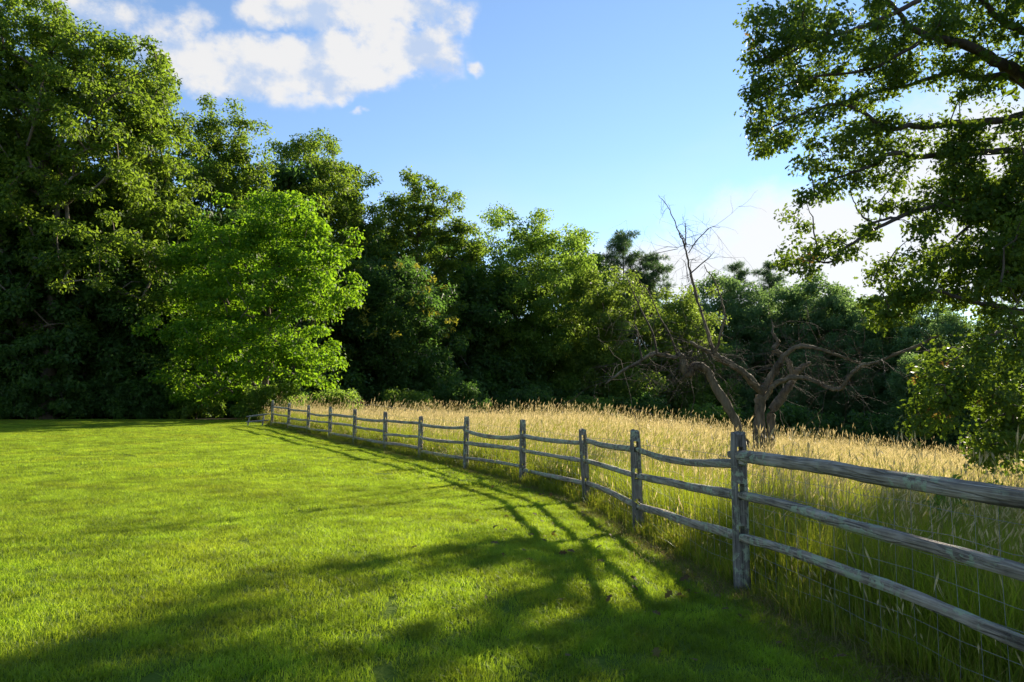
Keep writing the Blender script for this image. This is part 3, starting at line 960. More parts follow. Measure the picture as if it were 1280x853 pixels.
def broad_tree(name, label, X, Y, top, rx, mat, leaf=0.27, low=0.0, seed=0, ry=None, trunk_r=None, pr=(0.65, 1.1), bark=None, lobes=TALL, lean=(0, 0), flat=0.7, group=None, cat='tree', cover=1.15, hole=0.28, dens=1.25, **kw):
    rng = np.random.default_rng(seed + 100)
    gz = H(X, Y); h = top - gz
    ry = ry or rx * 0.9
    root = empty(name, (X, Y, gz), label, cat, group)
    lb = [(a * rx, b * ry, low * h + c * h * (1 - low), d * rx, e * ry, f * h * (1 - low)) for a, b, c, d, e, f in lobes]
    C, rad = envelope(lb, rng, seed, pr, cover, hole)
    k = (C[:, 2] < h - 0.25) & (C[:, 2] > 0.3)
    C, rad = C[k], rad[k]
    tr = trunk_r or 0.015 * h + 0.06
    tt = np.linspace(0, 0.80, 12)
    trunk = np.stack([lean[0] * tt * h + np.cumsum(rng.normal(0, .05, 12)) * h * .03, lean[1] * tt * h + np.cumsum(rng.normal(0, .05, 12)) * h * .03, tt * h - .15], -1)
    trad = tr * (1 - tt * 1.1) * (1 + 0.5 * np.exp(-tt * 25))
    npuff = int(dens * math.pi * (sum(pr) / 2) ** 2 / (0.5 * leaf * leaf * .58))
    kw.setdefault('rtwig', .016)
    tree_parts(root, trunk, trad, C, rad, npuff, leaf, mat, bark or M['bark'], rng, flat=flat, **kw)
    return root


def pine_tree(name, label, X, Y, top, rx, seed=0, group=None, leaf=0.62, layers=19):
    rng = np.random.default_rng(seed + 300)
    gz = H(X, Y); h = top - gz
    root = empty(name, (X, Y, gz), label, 'tree', group)
    tt = np.linspace(0, 1, 12)
    trunk = np.stack([np.cumsum(rng.normal(0, .02, 12)) * h * .05, np.cumsum(rng.normal(0, .02, 12)) * h * .05, tt * h - .2], -1)
    trad = (0.012 * h + .06) * (1 - tt * .96)
    C, rad = [], []
    for k in range(layers):
        t = 0.25 + 0.73 * k / (layers - 1)
        prof = rx * (0.22 + 1.15 * (1.0 - t) ** 0.65)
        for b in range(5):
            a = rng.random() * 6.28
            L = min(rx, prof) * rng.uniform(.35, 1.25)
            for q in np.linspace(.3, 1, max(2, int(L / 1.0))):
                ll = L * q
                zz = t * h + 0.22 * ll + rng.normal(0, .25)
                cx = np.interp(t, tt, trunk[:, 0]); cy = np.interp(t, tt, trunk[:, 1])
                C.append((cx + math.cos(a) * ll + rng.normal(0, .25), cy + math.sin(a) * ll + rng.normal(0, .25), min(zz, h)))
                rad.append(rng.uniform(.45, .9))
    C, rad = np.array(C), np.array(rad)
    tree_parts(root, trunk, trad, C, rad, 40, leaf, M['needle'], M['bark'], rng, wl=.42, tmpl=TUFT, flat=.4, up=.8, droop=-.3, rtwig=.02)
    return root


def at(px, py_top, d):
    """ground position and crown height for something seen at that bearing and distance"""
    return (px - 640) / 853.3 * d, 1.6 + (503 - py_top) * d / 853.3


def copy_tree(src, label, X, Y, s, rz, group, sz=None):
    c = src.copy(); COL.objects.link(c)
    c.location = (X, Y, H(X, Y)); c.scale = (s, s, sz or s); c.rotation_euler = (0, 0, rz)
    c['label'] = label
    if group: c['group'] = group
    for ch in list(src.children):
        k = ch.copy(); COL.objects.link(k); k.parent = c
    return c


G_WOOD = 'trees of the wood round the lawn and meadow'
OPEN = [(0, 0, .62, .7, .7, .30, .40), (-.45, -.2, .55, .5, .5, .20, .2), (.5, -.1, .52, .5, .5, .2, .2), (.1, .2, .86, .5, .5, .13, .2), (0, -.3, .36, .8, .7, .12, .15)]

# --- left edge of the wood
def W(name, label, px, py, d, rx, mat, **kw):
    x, t = at(px, py, d)
    return broad_tree(name, label, x, d, t, rx, M[mat], group=G_WOOD, **kw)


W('oak_tree', 'tallest oak at the dark corner of the wood, crooked limbs showing in its open crown', 62, -12, 44, 7.6, 'oak', seed=1, low=.10, hole=.17, rtwig=.032, bark=M['bark_pale'],
  lobes=[(0, 0, .60, .8, .8, .36), (-.5, -.2, .66, .55, .6, .24), (.55, -.2, .70, .48, .6, .20), (-.1, 0, .86, .6, .6, .14), (.3, 0, .32, .8, .8, .2), (-.5, 0, .3, .6, .7, .2)])
W('oak_tree', 'oak with a ragged rounded top just below the cloud, beside the tallest oak', 165, 56, 48, 4.4, 'oak', seed=2, low=.04, hole=.22, rtwig=.02)
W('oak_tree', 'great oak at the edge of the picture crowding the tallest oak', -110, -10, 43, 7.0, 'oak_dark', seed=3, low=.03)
W('oak_tree', 'oak rising straight behind the bright green maple with sky showing through its side', 268, 116, 56, 4.3, 'oak', seed=4, low=.06, hole=.18, rtwig=.022)
W('oak_tree', 'olive green oak with a domed top behind the maple, open branches in its sunny side', 376, 152, 66, 6.2, 'oak', seed=5, low=.05, hole=.22, leaf=.31, pr=(.75, 1.3), rtwig=.024)
W('oak_tree', 'sloping shoulder oak between the domed oak and the narrow upright tree', 440, 200, 72, 4.6, 'oak', seed=6, leaf=.33, pr=(.75, 1.3))
W('ash_tree', 'narrow upright tree with separate leafy tufts and sky gaps near its top', 522, 199, 76, 6.0, 'oak', seed=7, leaf=.33, pr=(.6, 1.1), rtwig=.034, hole=.3,
  lobes=[(-.05, 0, .87, .42, .42, .12), (-.5, 0, .78, .34, .4, .10), (.52, 0, .79, .36, .4, .12), (.80, 0, .66, .34, .4, .10), (0, 0, .66, .62, .6, .18), (-.1, 0, .36, .9, .9, .34)])
# --- the sunlit maple
W('maple_tree', 'bright yellow green maple glowing in the sun at the corner of the lawn', 330, 234, 44, 6.2, 'maple', leaf=.25, seed=8, trunk_r=.26, pr=(.5, .95), flat=.55, lean=(.05, 0), bark=M['bark_pale'], cover=1.15, hole=.24, dens=1.15,
  lobes=[(0, 0, .62, .80, .8, .28), (.22, -.1, .80, .52, .5, .19), (-.38, -.1, .70, .5, .5, .20), (.66, -.1, .60, .42, .5, .17), (-.6, 0, .44, .42, .5, .2), (-.1, -.4, .38, .85, .6, .13), (.60, -.3, .24, .32, .5, .10), (.1, -.5, .27, .35, .4, .08), (-.5, 0, .2, .55, .6, .15)])
# --- dark tree with yellow tassels
x, t = at(490, 318, 66)
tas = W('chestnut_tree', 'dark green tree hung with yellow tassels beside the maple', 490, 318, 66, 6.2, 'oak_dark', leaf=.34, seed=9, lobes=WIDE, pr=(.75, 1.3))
rng = np.random.default_rng(40)
tcr = sample_lobes([(0.8, -1.5, t * .62, 5.6, 5.2, t * .36, 60)], rng, 0.08, t * .5)
P, N, D = puff_leaves(tcr, rng.uniform(.3, .6, len(tcr)), 22, rng, .5)
V, F = leaves_np(P, N, D, rng.uniform(.25, .45, len(P)), rng.uniform(.08, .14, len(P)), LEAF4)
link(bpy.data.objects.new('blossoms', mesh_np('blossoms', V, F, M['tassel'])), tas)
# --- big trees behind the meadow
W('beech_tree', 'broad rounded tree standing alone behind the meadow, between the tasselled tree and the pine', 645, 258, 92, 12.0, 'beech', leaf=.40, seed=10, lobes=WIDE, pr=(1.0, 1.7))
W('beech_tree', 'darker crown peeping over the shoulder of the broad rounded tree', 722, 286, 108, 6.6, 'beech', leaf=.46, seed=11, pr=(1.1, 1.8))
W('lime_tree', 'pale sunlit tree leaning out of the flank of the broad rounded tree', 755, 335, 88, 6.8, 'lime', leaf=.40, seed=12, lobes=WIDE, pr=(.9, 1.5))
x, t = at(783, 288, 112)
pine_tree('pine_tree', 'tall feathery pine standing above the pale sunlit tree', x, 112, t, 7.4, seed=1, group=G_WOOD)
x, t = at(818, 318, 114)
pine_tree('pine_tree', 'shorter pine leaning against the tall feathery pine, under the dead branch', x, 114, t, 6.6, seed=2, group=G_WOOD)
W('lime_tree', 'yellow green tree behind the left reach of the dead apple tree', 845, 360, 100, 8.2, 'lime', leaf=.45, seed=13, lobes=WIDE, pr=(1.0, 1.7))
# --- far wood to the right of the dead tree: three different far trees, then copies
farA = W('oak_tree', 'hazy far oak seen between the upright dead branch and the dead trunk', 893, 343, 128, 9.4, 'haze_blue', leaf=.55, seed=14, lobes=WIDE, pr=(1.2, 2.1))
farB = W('oak_tree', 'round topped far oak under the tip of the hanging oak spray', 1012, 343, 118, 9.8, 'haze_blue', leaf=.52, seed=15, lobes=WIDE, pr=(1.2, 2.0))
x, t = at(925, 330, 140)
pinA = pine_tree('pine_tree', 'far spire topped pine above the dead tree trunk', x, 140, t, 6.8, seed=3, group=G_WOOD)
x, t = at(965, 330, 142)
copy_tree(pinA, 'far pine with a flat top next to the spire topped pine', x, 142, 1.03, 1.7, G_WOOD)
x, t = at(948, 385, 118)
copy_tree(farA, 'lower far tree filling the gap behind the broken dead stub', x, 118, .78, 2.0, G_WOOD)
x, t = at(1060, 366, 112)
copy_tree(farB, 'far tree beside the round topped far oak, behind the dangling leaves', x, 112, .90, 2.6, G_WOOD)
x, t = at(1115, 385, 100)
copy_tree(farA, 'dim green tree behind the long low dead limb', x, 100, .74, 4.0, G_WOOD)
x, t = at(1175, 392, 84)
copy_tree(farB, 'shaded bluish tree behind the drooping oak branch', x, 84, .62, 1.1, G_WOOD)
x, t = at(1255, 392, 78)
copy_tree(farA, 'shaded tree in the hollow at the edge of the picture below the near oak', x, 78, .62, 5.2, G_WOOD)
for k, (px, d, s, src, lab) in enumerate([
        (975, 122, .92, farA, 'far tree closing the gap behind the dead trunk'),
        (860, 118, .80, farB, 'far tree closing the gap behind the upright dead branch'),
        (1045, 108, .80, farA, 'far tree behind the arching dead limb'),
        (1110, 112, .85, farB, 'far tree showing under the hanging oak spray'),
        (1160, 98, .78, farA, 'far tree rising behind the shaded bluish tree'),
        (1345, 84, .7, farB, 'tree in the hollow just outside the picture beyond the near oak'),
        (1085, 96, .50, farB, 'low dark tree at the foot of the far wood under the long dead limb'),
        (1010, 98, .46, farA, 'low dark tree at the foot of the far wood beside the dead trunk'),
        (1150, 72, .38, farA, 'small dark tree in the hollow behind the meadow seed heads'),
        (905, 104, .50, farB, 'low dark tree at the foot of the far wood behind the gnarled dead stem'),
        (1215, 70, .42, farB, 'small dark tree in the hollow under the lowest oak spray')]):
    copy_tree(src, lab, (px - 640) / 853.3 * d, d, s, k * 1.3, G_WOOD)

# --- dark interior of the wood: trees standing behind the front row
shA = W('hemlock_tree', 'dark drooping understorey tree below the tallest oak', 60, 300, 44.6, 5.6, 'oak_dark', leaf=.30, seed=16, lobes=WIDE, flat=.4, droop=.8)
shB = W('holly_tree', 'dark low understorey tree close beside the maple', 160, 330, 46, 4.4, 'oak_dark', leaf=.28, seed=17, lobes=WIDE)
IN = [(-46, 50, 1.9, shB), (-38, 52, 1.75, shA), (-33, 56, 2.1, shB), (-27, 54, 1.5, shA), (-24, 62, 1.7, shB), (-20, 54, 1.2, shB), (-30, 66, 2.2, shA),
      (-18, 74, 2.0, shB), (-22, 80, 2.4, shA), (-6, 86, 1.9, shB), (-14, 88, 2.3, shA), (-38, 46, 1.4, shB), (-46, 44, 1.8, shA), (-3, 100, 2.0, shA), (12, 104, 1.9, shB), (-41, 62, 2.4, shB)]
WHERE = ['in the black shade at the edge of the picture', 'behind the drooping understorey tree', 'deep behind the tallest oak', 'in the gap between the two ragged oaks',
         'filling the shade behind the maple', 'pressed against the back of the maple', 'far back behind the ragged top oak', 'behind the domed oak', 'behind the shoulder oak',
         'at the foot of the broad rounded tree', 'behind the narrow upright tree', 'low beside the drooping understorey tree', 'outside the picture at the corner of the lawn',
         'behind the broad rounded tree', 'between the broad rounded tree and the pine', 'at the very back of the dark corner']
for k, ((X_, Y_, s, src), wh) in enumerate(zip(IN, WHERE)):
    copy_tree(src, 'dark wood tree ' + wh, X_, Y_, s, k * 2.1, G_WOOD)

# --- thicket and far woods: masses nobody could count
def mass(name, pts, hmin, hmax, depth, n, prad, npf, leaf, mat, label, seed):
    rng = np.random.default_rng(seed)
    pts = np.array(pts, float)
    seg = np.linalg.norm(np.diff(pts, axis=0), axis=1); cum = np.concatenate([[0], np.cumsum(seg)])
    s_ = rng.random(n) * cum[-1]
    x = np.interp(s_, cum, pts[:, 0]) + rng.normal(0, depth, n); y = np.interp(s_, cum, pts[:, 1]) + np.abs(rng.normal(0, depth, n))
    hm = hmin + (hmax - hmin) * (0.5 + 0.5 * np.sin(s_ * .31 + 2 * np.sin(s_ * .11)))
    z = height(x, y) + hm * rng.random(n) ** .8
    P, N, D = puff_leaves(np.stack([x, y, z], -1), rng.uniform(.7, 1.3, n) * prad, npf, rng, .7)
    L = leaf * rng.uniform(.7, 1.3, len(P))
    V, F = leaves_np(P, N, D, L, L * .6, LEAF4)
    return tag(link(bpy.data.objects.new(name, mesh_np(name, V, F, mat))), label, None, None, 'stuff')


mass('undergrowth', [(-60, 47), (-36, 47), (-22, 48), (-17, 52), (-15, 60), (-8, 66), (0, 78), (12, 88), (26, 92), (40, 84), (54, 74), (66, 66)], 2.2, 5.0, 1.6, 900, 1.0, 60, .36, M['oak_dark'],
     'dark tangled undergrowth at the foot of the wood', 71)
mass('far_woods', [(-120, 70), (-80, 90), (-40, 115), (0, 150), (60, 165), (110, 140), (140, 100)], 9, 16, 4, 1700, 3.0, 70, 0.9, M['haze_blue'], 'dim far woods closing the view behind the trees', 72)

# --- shrubs along the foot of the wood
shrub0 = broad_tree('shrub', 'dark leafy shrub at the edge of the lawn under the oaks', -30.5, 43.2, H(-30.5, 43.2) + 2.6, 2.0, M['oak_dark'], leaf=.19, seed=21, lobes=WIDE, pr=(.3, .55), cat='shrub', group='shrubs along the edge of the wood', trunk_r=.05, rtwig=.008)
shrub1 = broad_tree('shrub', 'mid green shrub beside the last fence posts under the maple', -14.8, 42.6, H(-14.8, 42.6) + 2.4, 2.1, M['beech'], leaf=.19, seed=22, lobes=WIDE, pr=(.3, .55), cat='shrub', group='shrubs along the edge of the wood', trunk_r=.05, rtwig=.008)
SH = [(-35, 44, 1.2, 0, 'dark shrub nearest the edge of the picture at the end of the lawn'), (-27, 44.2, 1.1, 0, 'dark shrub under the ragged topped oak at the end of the lawn'),
      (-23.5, 43.6, .9, 0, 'low dark shrub where the lawn meets the maple shade'), (-20.5, 44.6, 1.0, 1, 'shrub in the shade below the left side of the maple'),
      (-12.3, 47, 1.1, 1, 'leafy shrub behind the far fence corner'), (-9.0, 58.5, 1.3, 1, 'shrub behind the field fence below the tasselled tree'),
      (-4.5, 62, 1.5, 0, 'dark shrub past the field fence left of the rounded tree'), (1.5, 74, 1.7, 0, 'dark shrub at the front of the rounded tree'),
      (8.5, 78, 1.7, 1, 'sunlit shrub at the foot of the pale sunlit tree'), (-16.5, 45, .9, 0, 'dark shrub round the foot of the maple trunk'),
      (15, 82, 2.0, 0, 'dark shrub behind the meadow below the two pines'), (24, 84, 2.1, 1, 'shrub behind the gnarled stem of the dead tree'),
      (33, 80, 2.2, 0, 'dark shrub in the hollow behind the dead trunk'), (42, 76, 2.2, 0, 'dark shrub in the hollow below the long dead limb'), (50, 70, 2.2, 1, 'dark shrub in the hollow below the drooping oak branch')]
for k, (X_, Y_, s, w_, lab) in enumerate(SH):
    copy_tree((shrub0, shrub1)[w_], lab, X_, Y_, s, k * 1.9, 'shrubs along the edge of the wood')

# ------------------------------------------------------------------ dead apple tree in the meadow
DT = 20.0


def dp(px, py, d=DT):
    """bearing and rise turned into metres at distance d"""
    th = R(5.12); u = (px - 640) / 853.3; v = (426.5 - py) / 853.3
    k = d / (math.cos(th) - math.sin(th) * v)
    return np.array([u * k, d, 1.6 + (math.sin(th) + math.cos(th) * v) * k])


def crop(pts, d0, d1):
    n = len(pts)
    return np.array([dp(780 + .375 * a, 240 + .375 * b, d0 + (d1 - d0) * i / max(1, n - 1)) for i, (a, b) in enumerate(pts)])


bx, by = dp(947, 560)[0], DT
dead = empty('dead_apple_tree', (bx, by, H(bx, by)), 'bare gnarled dead tree with twisted limbs standing in the golden meadow', 'tree')
drng = np.random.default_rng(77)
limbs = [('trunk', [(447, 900), (447, 860), (452, 760), (456, 690), (470, 640)], 20, 20, [.27, .24, .21, .20, .15]),
         ('trunk', [(486, 900), (488, 850), (492, 740), (522, 690), (558, 640), (576, 600), (620, 568)], 20.2, 20.9, [.20, .19, .17, .155, .14, .12, .07]),
         ('trunk', [(405, 850), (383, 790), (340, 710), (300, 640), (276, 592), (240, 582), (214, 606), (200, 582), (190, 545), (160, 552), (100, 540), (40, 570), (0, 592), (-60, 640)], 19.6, 18.6,
          [.19, .17, .16, .15, .14, .15, .17, .13, .10, .085, .07, .055, .045, .03]),
         ('limb', [(462, 670), (440, 650), (418, 620), (380, 590), (330, 560), (285, 535), (250, 518), (225, 500)], 20, 19.0, [.15, .15, .14, .13, .125, .11, .07, .04]),
         ('limb', [(300, 540), (295, 520), (270, 440), (240, 340), (220, 260), (205, 190), (190, 150), (160, 80), (140, 40), (115, 14)], 19.2, 19.0, [.075, .07, .06, .05, .042, .034, .026, .02, .014, .007]),
         ('limb', [(305, 535), (320, 480), (335, 410), (322, 350), (300, 295), (265, 242)], 19.3, 18.7, [.05, .045, .035, .03, .022, .012]),
         ('limb', [(466, 655), (490, 615), (515, 575), (540, 540), (580, 516), (640, 520), (700, 540), (760, 562), (820, 590)], 20, 19.0, [.15, .14, .12, .105, .085, .06, .05, .035, .018]),
         ('limb', [(470, 690), (500, 642), (560, 620), (620, 625), (680, 652), (720, 655), (745, 622), (790, 580), (850, 563), (960, 520), (1050, 480)], 19.9, 17.6,
          [.11, .10, .085, .08, .08, .08, .07, .058, .052, .045, .028]),
         ('limb', [(560, 620), (552, 575), (530, 545), (500, 525), (515, 502), (500, 478), (495, 455), (492, 425)], 20.6, 20.8, [.10, .095, .09, .095, .085, .06, .035, .012]),
         ('branch', [(215, 205), (240, 165), (265, 140), (290, 118), (320, 119)], 19.0, 18.5, [.02, .016, .014, .01, .005]),
         ('branch', [(222, 272), (262, 237), (285, 218), (302, 198)], 19.0, 19.6, [.022, .018, .013, .006]),
         ('branch', [(203, 190), (206, 150), (205, 104)], 19.0, 19.2, [.022, .018, .009]),
         ('branch', [(215, 300), (205, 240), (190, 222)], 19.0, 19.4, [.014, .01, .004]),
         ('branch', [(180, 190), (110, 205), (60, 222), (35, 230)], 18.9, 17.6, [.010, .009, .007, .003]),
         ('branch', [(110, 540), (95, 470), (60, 400), (20, 310), (8, 280)], 18.8, 18.0, [.035, .03, .022, .015, .006]),
         ('branch', [(60, 560), (45, 480), (35, 420), (55, 350)], 18.7, 18.0, [.03, .024, .016, .006]),
         ('branch', [(180, 550), (150, 470), (120, 420), (80, 330), (40, 290)], 18.9, 18.2, [.03, .026, .02, .014, .006])]
lim_pts = []
for nm, pts, d0, d1, rad in limbs:
    rad = [r_ * (.74 if nm != 'branch' else .9) for r_ in rad]
    P = crop(pts, d0, d1)
    n = max(8, len(pts) * 4)
    Q = spline(P, n); rr = np.interp(np.linspace(0, 1, n), np.linspace(0, 1, len(rad)), rad)
    if nm != 'branch':
        rr = rr * (1 + 0.10 * np.sin(np.linspace(0, len(pts) * 2.3, n) + drng.random() * 6)); Q = Q + drng.normal(0, .012, Q.shape)
    V, F = tube(Q, rr, 11 if rr[0] > .07 else 6, 0.10, drng)
    o = link(bpy.data.objects.new(nm, mesh_np(nm, V, F, M['bark_dead'] if nm != 'branch' else M['twig'], True)))
    place(o, dead, Matrix.Identity(4))
    lim_pts.append((Q, rr))
tw = MB()


def twig(p, d, L, r, depth):
    n = 6
    P = [p]
    for _ in range(n - 1):
        d = norm(d + drng.normal(0, .22, 3) + np.array([0, 0, -.03]))
        P.append(P[-1] + d * L / (n - 1))
    P = np.array(P)
    tw.add(*tube(P, np.linspace(r, r * .35, n), 3, cap=False))
    if depth:
        for _ in range(drng.integers(2, 5)):
            k = drng.integers(1, n)
            twig(P[k], norm(d + drng.normal(0, .75, 3)), L * drng.uniform(.4, .7), r * .6, depth - 1)


for li, (Q, rr) in enumerate(lim_pts):
    cnt = {0: 3, 1: 6, 2: 38, 3: 26, 4: 20, 5: 12, 6: 34, 7: 32, 8: 7}.get(li, 7)
    for _ in range(cnt):
        k = int(len(Q) * drng.uniform(.35 if li < 4 else .15, 1.0)) - 1
        d = norm(drng.normal(0, 1, 3) + np.array([0, 0, .25 if li in (2, 4, 6) else .05]))
        twig(Q[k], d, drng.uniform(.5, 1.5) if li not in (4, 5) else drng.uniform(.2, .55), min(.012, rr[k] * .5), 2 if li in (2, 3, 6, 7) else 1)
o = tw.build('twigs', M['twig']); o['kind'] = 'stuff'; place(o, dead, Matrix.Identity(4))

# ------------------------------------------------------------------ near oak on the right
OD = 20.0
OS = 0.88          # the oak stands about 17 m off
ox, oy = 19.5 * OS, 20.5 * OS
oak = empty('oak_tree', (ox, oy, H(ox, oy)), 'large spreading oak whose leafy limbs hang over the meadow in front of the sun', 'tree')
orng = np.random.default_rng(99)


def op(pts, d0, d1):
    return np.array([dp(a, b, OS * (d0 + (d1 - d0) * i / max(1, len(pts) - 1))) for i, (a, b) in enumerate(pts)])


gzo = H(ox, oy)
tp = np.array([[ox, oy, gzo - .3], [ox + .1, oy, gzo + 2.5], [ox - .1, oy + .1, gzo + 5], [ox + .2, oy, gzo + 8], [ox + .1, oy, gzo + 10], [ox + .6, oy, gzo + 12.5], [ox + .3, oy, gzo + 14.5]])
TQ = spline(tp, 20); TR = np.interp(np.linspace(0, 1, 20), [0, .06, .3, .6, 1], [.80, .56, .46, .30, .06])
o = link(bpy.data.objects.new('trunk', mesh_np('trunk', *tube(TQ, TR, 14, .05, orng), M['bark'], True))); place(o, oak, Matrix.Identity(4))
OL = [([(1280, 96), (1250, 80), (1227, 65), (1197, 53), (1161, 45), (1137, 33), (1120, 12), (1098, -12)], 20, 18.2, .22, 9.0),
      ([(1300, 50), (1280, 39), (1250, 24), (1230, 5), (1205, -20)], 20, 19, .20, 10.5),
      ([(1280, 104), (1227, 98), (1197, 89), (1176, 95), (1132, 107), (1085, 118), (1040, 131)], 20.5, 21.5, .15, 8.0),
      ([(1300, 150), (1250, 152), (1212, 154), (1191, 154), (1158, 160), (1135, 157), (1114, 162), (1093, 150), (1066, 134), (1030, 132), (985, 150), (955, 168)], 20, 18.8, .14, 7.0),
      ([(1300, 196), (1227, 191), (1185, 193), (1152, 196), (1114, 191), (1096, 205), (1078, 211), (1040, 225), (1015, 250)], 19.5, 19.2, .13, 6.2),
      ([(1300, 215), (1230, 238), (1190, 252), (1157, 261), (1126, 271), (1088, 290), (1057, 310), (1037, 329), (1010, 322)], 19, 18.4, .11, 5.4),
      ([(1126, 271), (1111, 273), (1088, 277), (1072, 263), (1062, 240)], 18.7, 18.9, .06, None),
      ([(1330, 385), (1280, 390), (1262, 388), (1237, 382), (1212, 377), (1175, 366), (1130, 372)], 18, 17.0, .13, 3.0),
      ([(1320, 398), (1280, 406), (1250, 415), (1231, 422), (1205, 440), (1180, 455)], 17.5, 16.2, .07, 3.0),
      ([(1330, 470), (1280, 500), (1250, 520), (1225, 530)], 17.2, 16.2, .06, 2.4),
      ([(1260, 220), (1225, 270), (1190, 300), (1160, 325), (1125, 365)], 19.5, 17.8, .07, None),
      ([(1150, 0), (1110, 20), (1060, 40), (1010, 52), (970, 75), (945, 60)], 18.5, 17.8, .09, None),
      ([(1161, 45), (1120, 70), (1080, 88), (1030, 95), (985, 105), (950, 120)], 18.9, 18.2, .07, None)]
chain = []
for pts, d0, d1, r0, zat in OL:
    P = op(pts, d0, d1); r0 = r0 * OS * .82
    if zat is not None:
        j = int(np.argmin(np.abs(TQ[:, 2] - gzo - zat * .84)))
        P = np.vstack([TQ[j:j + 1], (TQ[j] * .45 + P[0] * .55 + np.array([0, 0, .2]))[None], P])
        rad = np.concatenate([[r0 * 1.5, r0 * 1.25], np.linspace(r0, r0 * .22, len(pts))])
    else:
        rad = np.linspace(r0, r0 * .25, len(pts))
    n = len(P) * 4
    Q = spline(P, n) + orng.normal(0, .015, (n, 3)); rr = np.interp(np.linspace(0, 1, n), np.linspace(0, 1, len(rad)), rad)
    o = link(bpy.data.objects.new('limb', mesh_np('limb', *tube(Q, rr, 9, .05, orng), M['bark'], True))); place(o, oak, Matrix.Identity(4))
    chain.append((Q, rr))

# leafy sprays: (bearing px, height px, spread px, spread px, distance, number)
SPR = [(1000, 60, 62, 62, 18.3, 36), (975, 135, 42, 52, 18.4, 22), (1060, 40, 80, 55, 18.6, 34), (1080, 120, 80, 62, 19.5, 36), (1150, 80, 100, 85, 19.8, 44), (1235, 50, 62, 70, 20, 30),
       (960, 172, 22, 20, 18.6, 8), (1060, 185, 70, 36, 19.2, 20), (1012, 246, 32, 40, 19, 10), (1048, 280, 46, 46, 18.8, 15), (1005, 322, 30, 18, 18.4, 6), (1130, 215, 92, 46, 19.3, 28),
       (1195, 285, 85, 62, 18.8, 46), (1240, 215, 62, 80, 19.3, 40), (1140, 345, 52, 36, 17.8, 18), (1112, 385, 28, 24, 17.4, 9), (1225, 345, 66, 45, 18.2, 28), (1188, 468, 52, 32, 16.4, 17),
       (1165, 500, 26, 44, 16.3, 10), (1245, 515, 46, 52, 16.4, 22), (1256, 562, 34, 22, 16.3, 8), (1258, 430, 38, 36, 16.8, 15), (1290, 330, 40, 90, 18, 26), (1180, 15, 120, 30, 19, 22), (1262, 255, 40, 60, 18.6, 26), (1300, 260, 40, 90, 18.8, 30), (1255, 330, 40, 50, 18, 18), (1225, 180, 50, 40, 19.4, 14), (960, 40, 30, 35, 18, 8)]
C = []
for cx, cy, rx, ry, d, n in SPR:
    for _ in range(int(n * 1.4)):
        a = orng.random() * 6.283; q = math.sqrt(orng.random())
        C.append(dp(cx + rx * q * math.cos(a), cy + ry * q * math.sin(a), OS * (d + orng.normal(0, .9))))
C = np.array(C)
C = C[lump(C, 5, .85) < np.where(C[:, 0] > .60 * C[:, 1], 0.27, 0.18)]
# twigs joining each spray to the nearest limb
limn = np.concatenate([c[0][6:] for c in chain])
tm = MB()
nodes = limn.copy()
order = np.argsort(np.min(np.linalg.norm(C[:, None] - limn[None], axis=2), axis=1))
for k in order:
    c = C[k]; d = np.linalg.norm(nodes - c, axis=1); j = int(np.argmin(d)); a = nodes[j]; L_ = d[j]
    m = max(3, int(L_ / .2))
    t = np.linspace(0, 1, m)[:, None]
    P = a + (c - a) * t + orng.normal(0, .04 * L_, (m, 3)) * np.sin(np.pi * t) + np.array([0, 0, .14 * L_]) * np.sin(np.pi * t)
    tm.add(*tube(P, np.linspace(min(.010 + .010 * L_, .028), .006, m), 4, cap=False))
    nodes = np.vstack([nodes, P[1:]])
o = tm.build('twigs', M['twig']); o['kind'] = 'stuff'; place(o, oak, Matrix.Identity(4))
P, N, D = puff_leaves(C, orng.uniform(.22, .52, len(C)), 92, orng, .7, .4, .5)
L_ = orng.uniform(.07, .145, len(P))
V, F = leaves_np(P, N, D, L_, L_ * .72, OAK)
o = link(bpy.data.objects.new('crown', mesh_np('crown', V, F, M['near_oak']))); place(o, oak, Matrix.Identity(4))
# browned leaves at a few shoot tips
Cb = np.array([dp(a, b, d * OS) for a, b, d in [(1005, 328, 18.4), (1015, 318, 18.4), (1178, 455, 16.3), (1200, 462, 16.3), (1150, 470, 16.3), (940, 60, 18), (950, 40, 18), (1235, 500, 16.3), (1180, 515, 16.3), (1160, 525, 16.3), (1040, 322, 18.4), (1210, 470, 16.2)]])
P, N, D = puff_leaves(Cb, np.full(len(Cb), .25), 14, orng, .7, .5, .5)
L_ = orng.uniform(.09, .16, len(P))
V, F = leaves_np(P, N, D, L_, L_ * .7, OAK)
o = link(bpy.data.objects.new('browned_leaves', mesh_np('browned_leaves', V, F, M['rust']))); place(o, oak, Matrix.Identity(4)); o['label'] = 'browned leaf clusters at the shoot tips'
# the rest of the crown, out of the picture: upper and far side
lob = [(ox + 1, oy, gzo + 10, 6.5, 6.5, 5.0, 110), (ox - 3, oy - 1, gzo + 12.0, 4, 4, 2.5, 35), (ox + 3, oy - 3, gzo + 7, 5, 4, 3, 40)]
Co = sample_lobes(lob, orng, .5)
u_ = (Co[:, 0]) / Co[:, 1]; v_ = (Co[:, 2] - 1.6) / Co[:, 1]
Co = Co[(u_ > .80) | (v_ > .66)]
tb = MB()
for P, r in grow(list(TQ), TR, Co, orng, .03):
    tb.add(*tube(P, r, 4, cap=False))
o = tb.build('upper_branches', M['bark'], None, True); o['kind'] = 'stuff'; place(o, oak, Matrix.Identity(4))
P, N, D = puff_leaves(Co, orng.uniform(.8, 1.4, len(Co)), 170, orng, .6)
L_ = orng.uniform(.2, .34, len(P))
V, F = leaves_np(P, N, D, L_, L_ * .6, LEAF4)
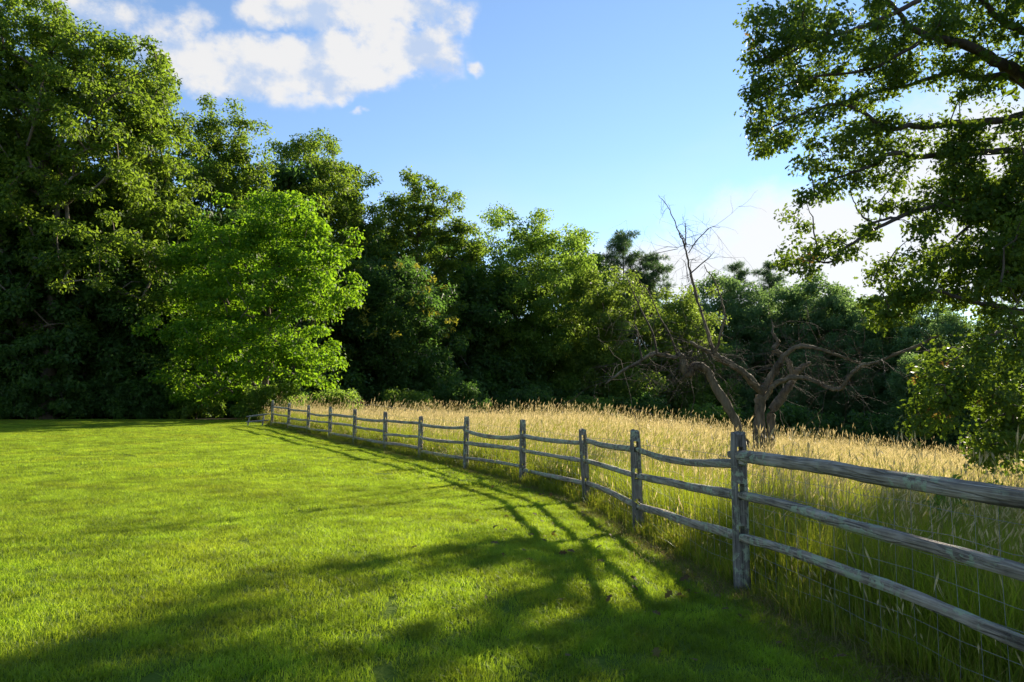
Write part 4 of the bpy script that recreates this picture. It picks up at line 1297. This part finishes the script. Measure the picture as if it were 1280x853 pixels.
o = link(bpy.data.objects.new('upper_crown', mesh_np('upper_crown', V, F, M['near_oak']))); place(o, oak, Matrix.Identity(4))

# ------------------------------------------------------------------ leafy weeds standing in the meadow
for k, (X_, Y_, h_, lab) in enumerate([(4.75, 7.6, 1.02, 'bright green leafy weed among the seed heads behind the near top rail'), (6.3, 9.0, 1.0, 'leafy weed just below the lowest oak spray'),
                                       (5.2, 8.4, .95, 'smaller leafy weed beside the bright green weed')]):
    gz = H(X_, Y_); rt = empty('weed_plant', (X_, Y_, gz), lab, 'plant', 'leafy weeds in the meadow')
    rw = np.random.default_rng(60 + k); st_ = MB(); Ps = []
    for s_ in range(5):
        e = np.array([rw.normal(0, .12), rw.normal(0, .12), h_ * rw.uniform(.8, 1.05)])
        pts = np.array([[0, 0, -.05], e * np.array([.4, .4, .5]), e]); Q = spline(pts, 8)
        st_.add(*tube(Q, np.linspace(.006, .002, 8), 4, cap=False)); Ps.append(Q[2:])
    st_.build('stem', M['meadow_green'], rt)
    C_ = np.concatenate(Ps); P, N, D = puff_leaves(C_, np.full(len(C_), .10), 9, rw, 1.0, .4, .1)
    L_ = rw.uniform(.07, .13, len(P)); V, F = leaves_np(P, N, D, L_, L_ * .34, LEAF4)
    link(bpy.data.objects.new('foliage', mesh_np('foliage', V, F, M['weed'])), rt)

# ------------------------------------------------------------------ a few fallen leaves near the rails
fr = np.random.default_rng(8)
yy = fr.uniform(3, 16, 170); xx = fence_x(yy) - 0.1 - np.abs(fr.normal(0, 1.1, 170))
P = np.stack([xx, yy, height(xx, yy) + fr.uniform(.02, .045, 170)], -1)
N = norm(np.array([0, 0, 1.0]) + fr.normal(0, .35, (170, 3))); D = fr.normal(0, 1, (170, 3)); L_ = fr.uniform(.05, .10, 170)
V, F = leaves_np(P, N, D, L_, L_ * .7, OAK)
tag(link(bpy.data.objects.new('fallen_leaves', mesh_np('fallen_leaves', V, F, M['rust']))), 'scattered brown fallen leaves on the lawn by the rails', None, None, 'stuff')
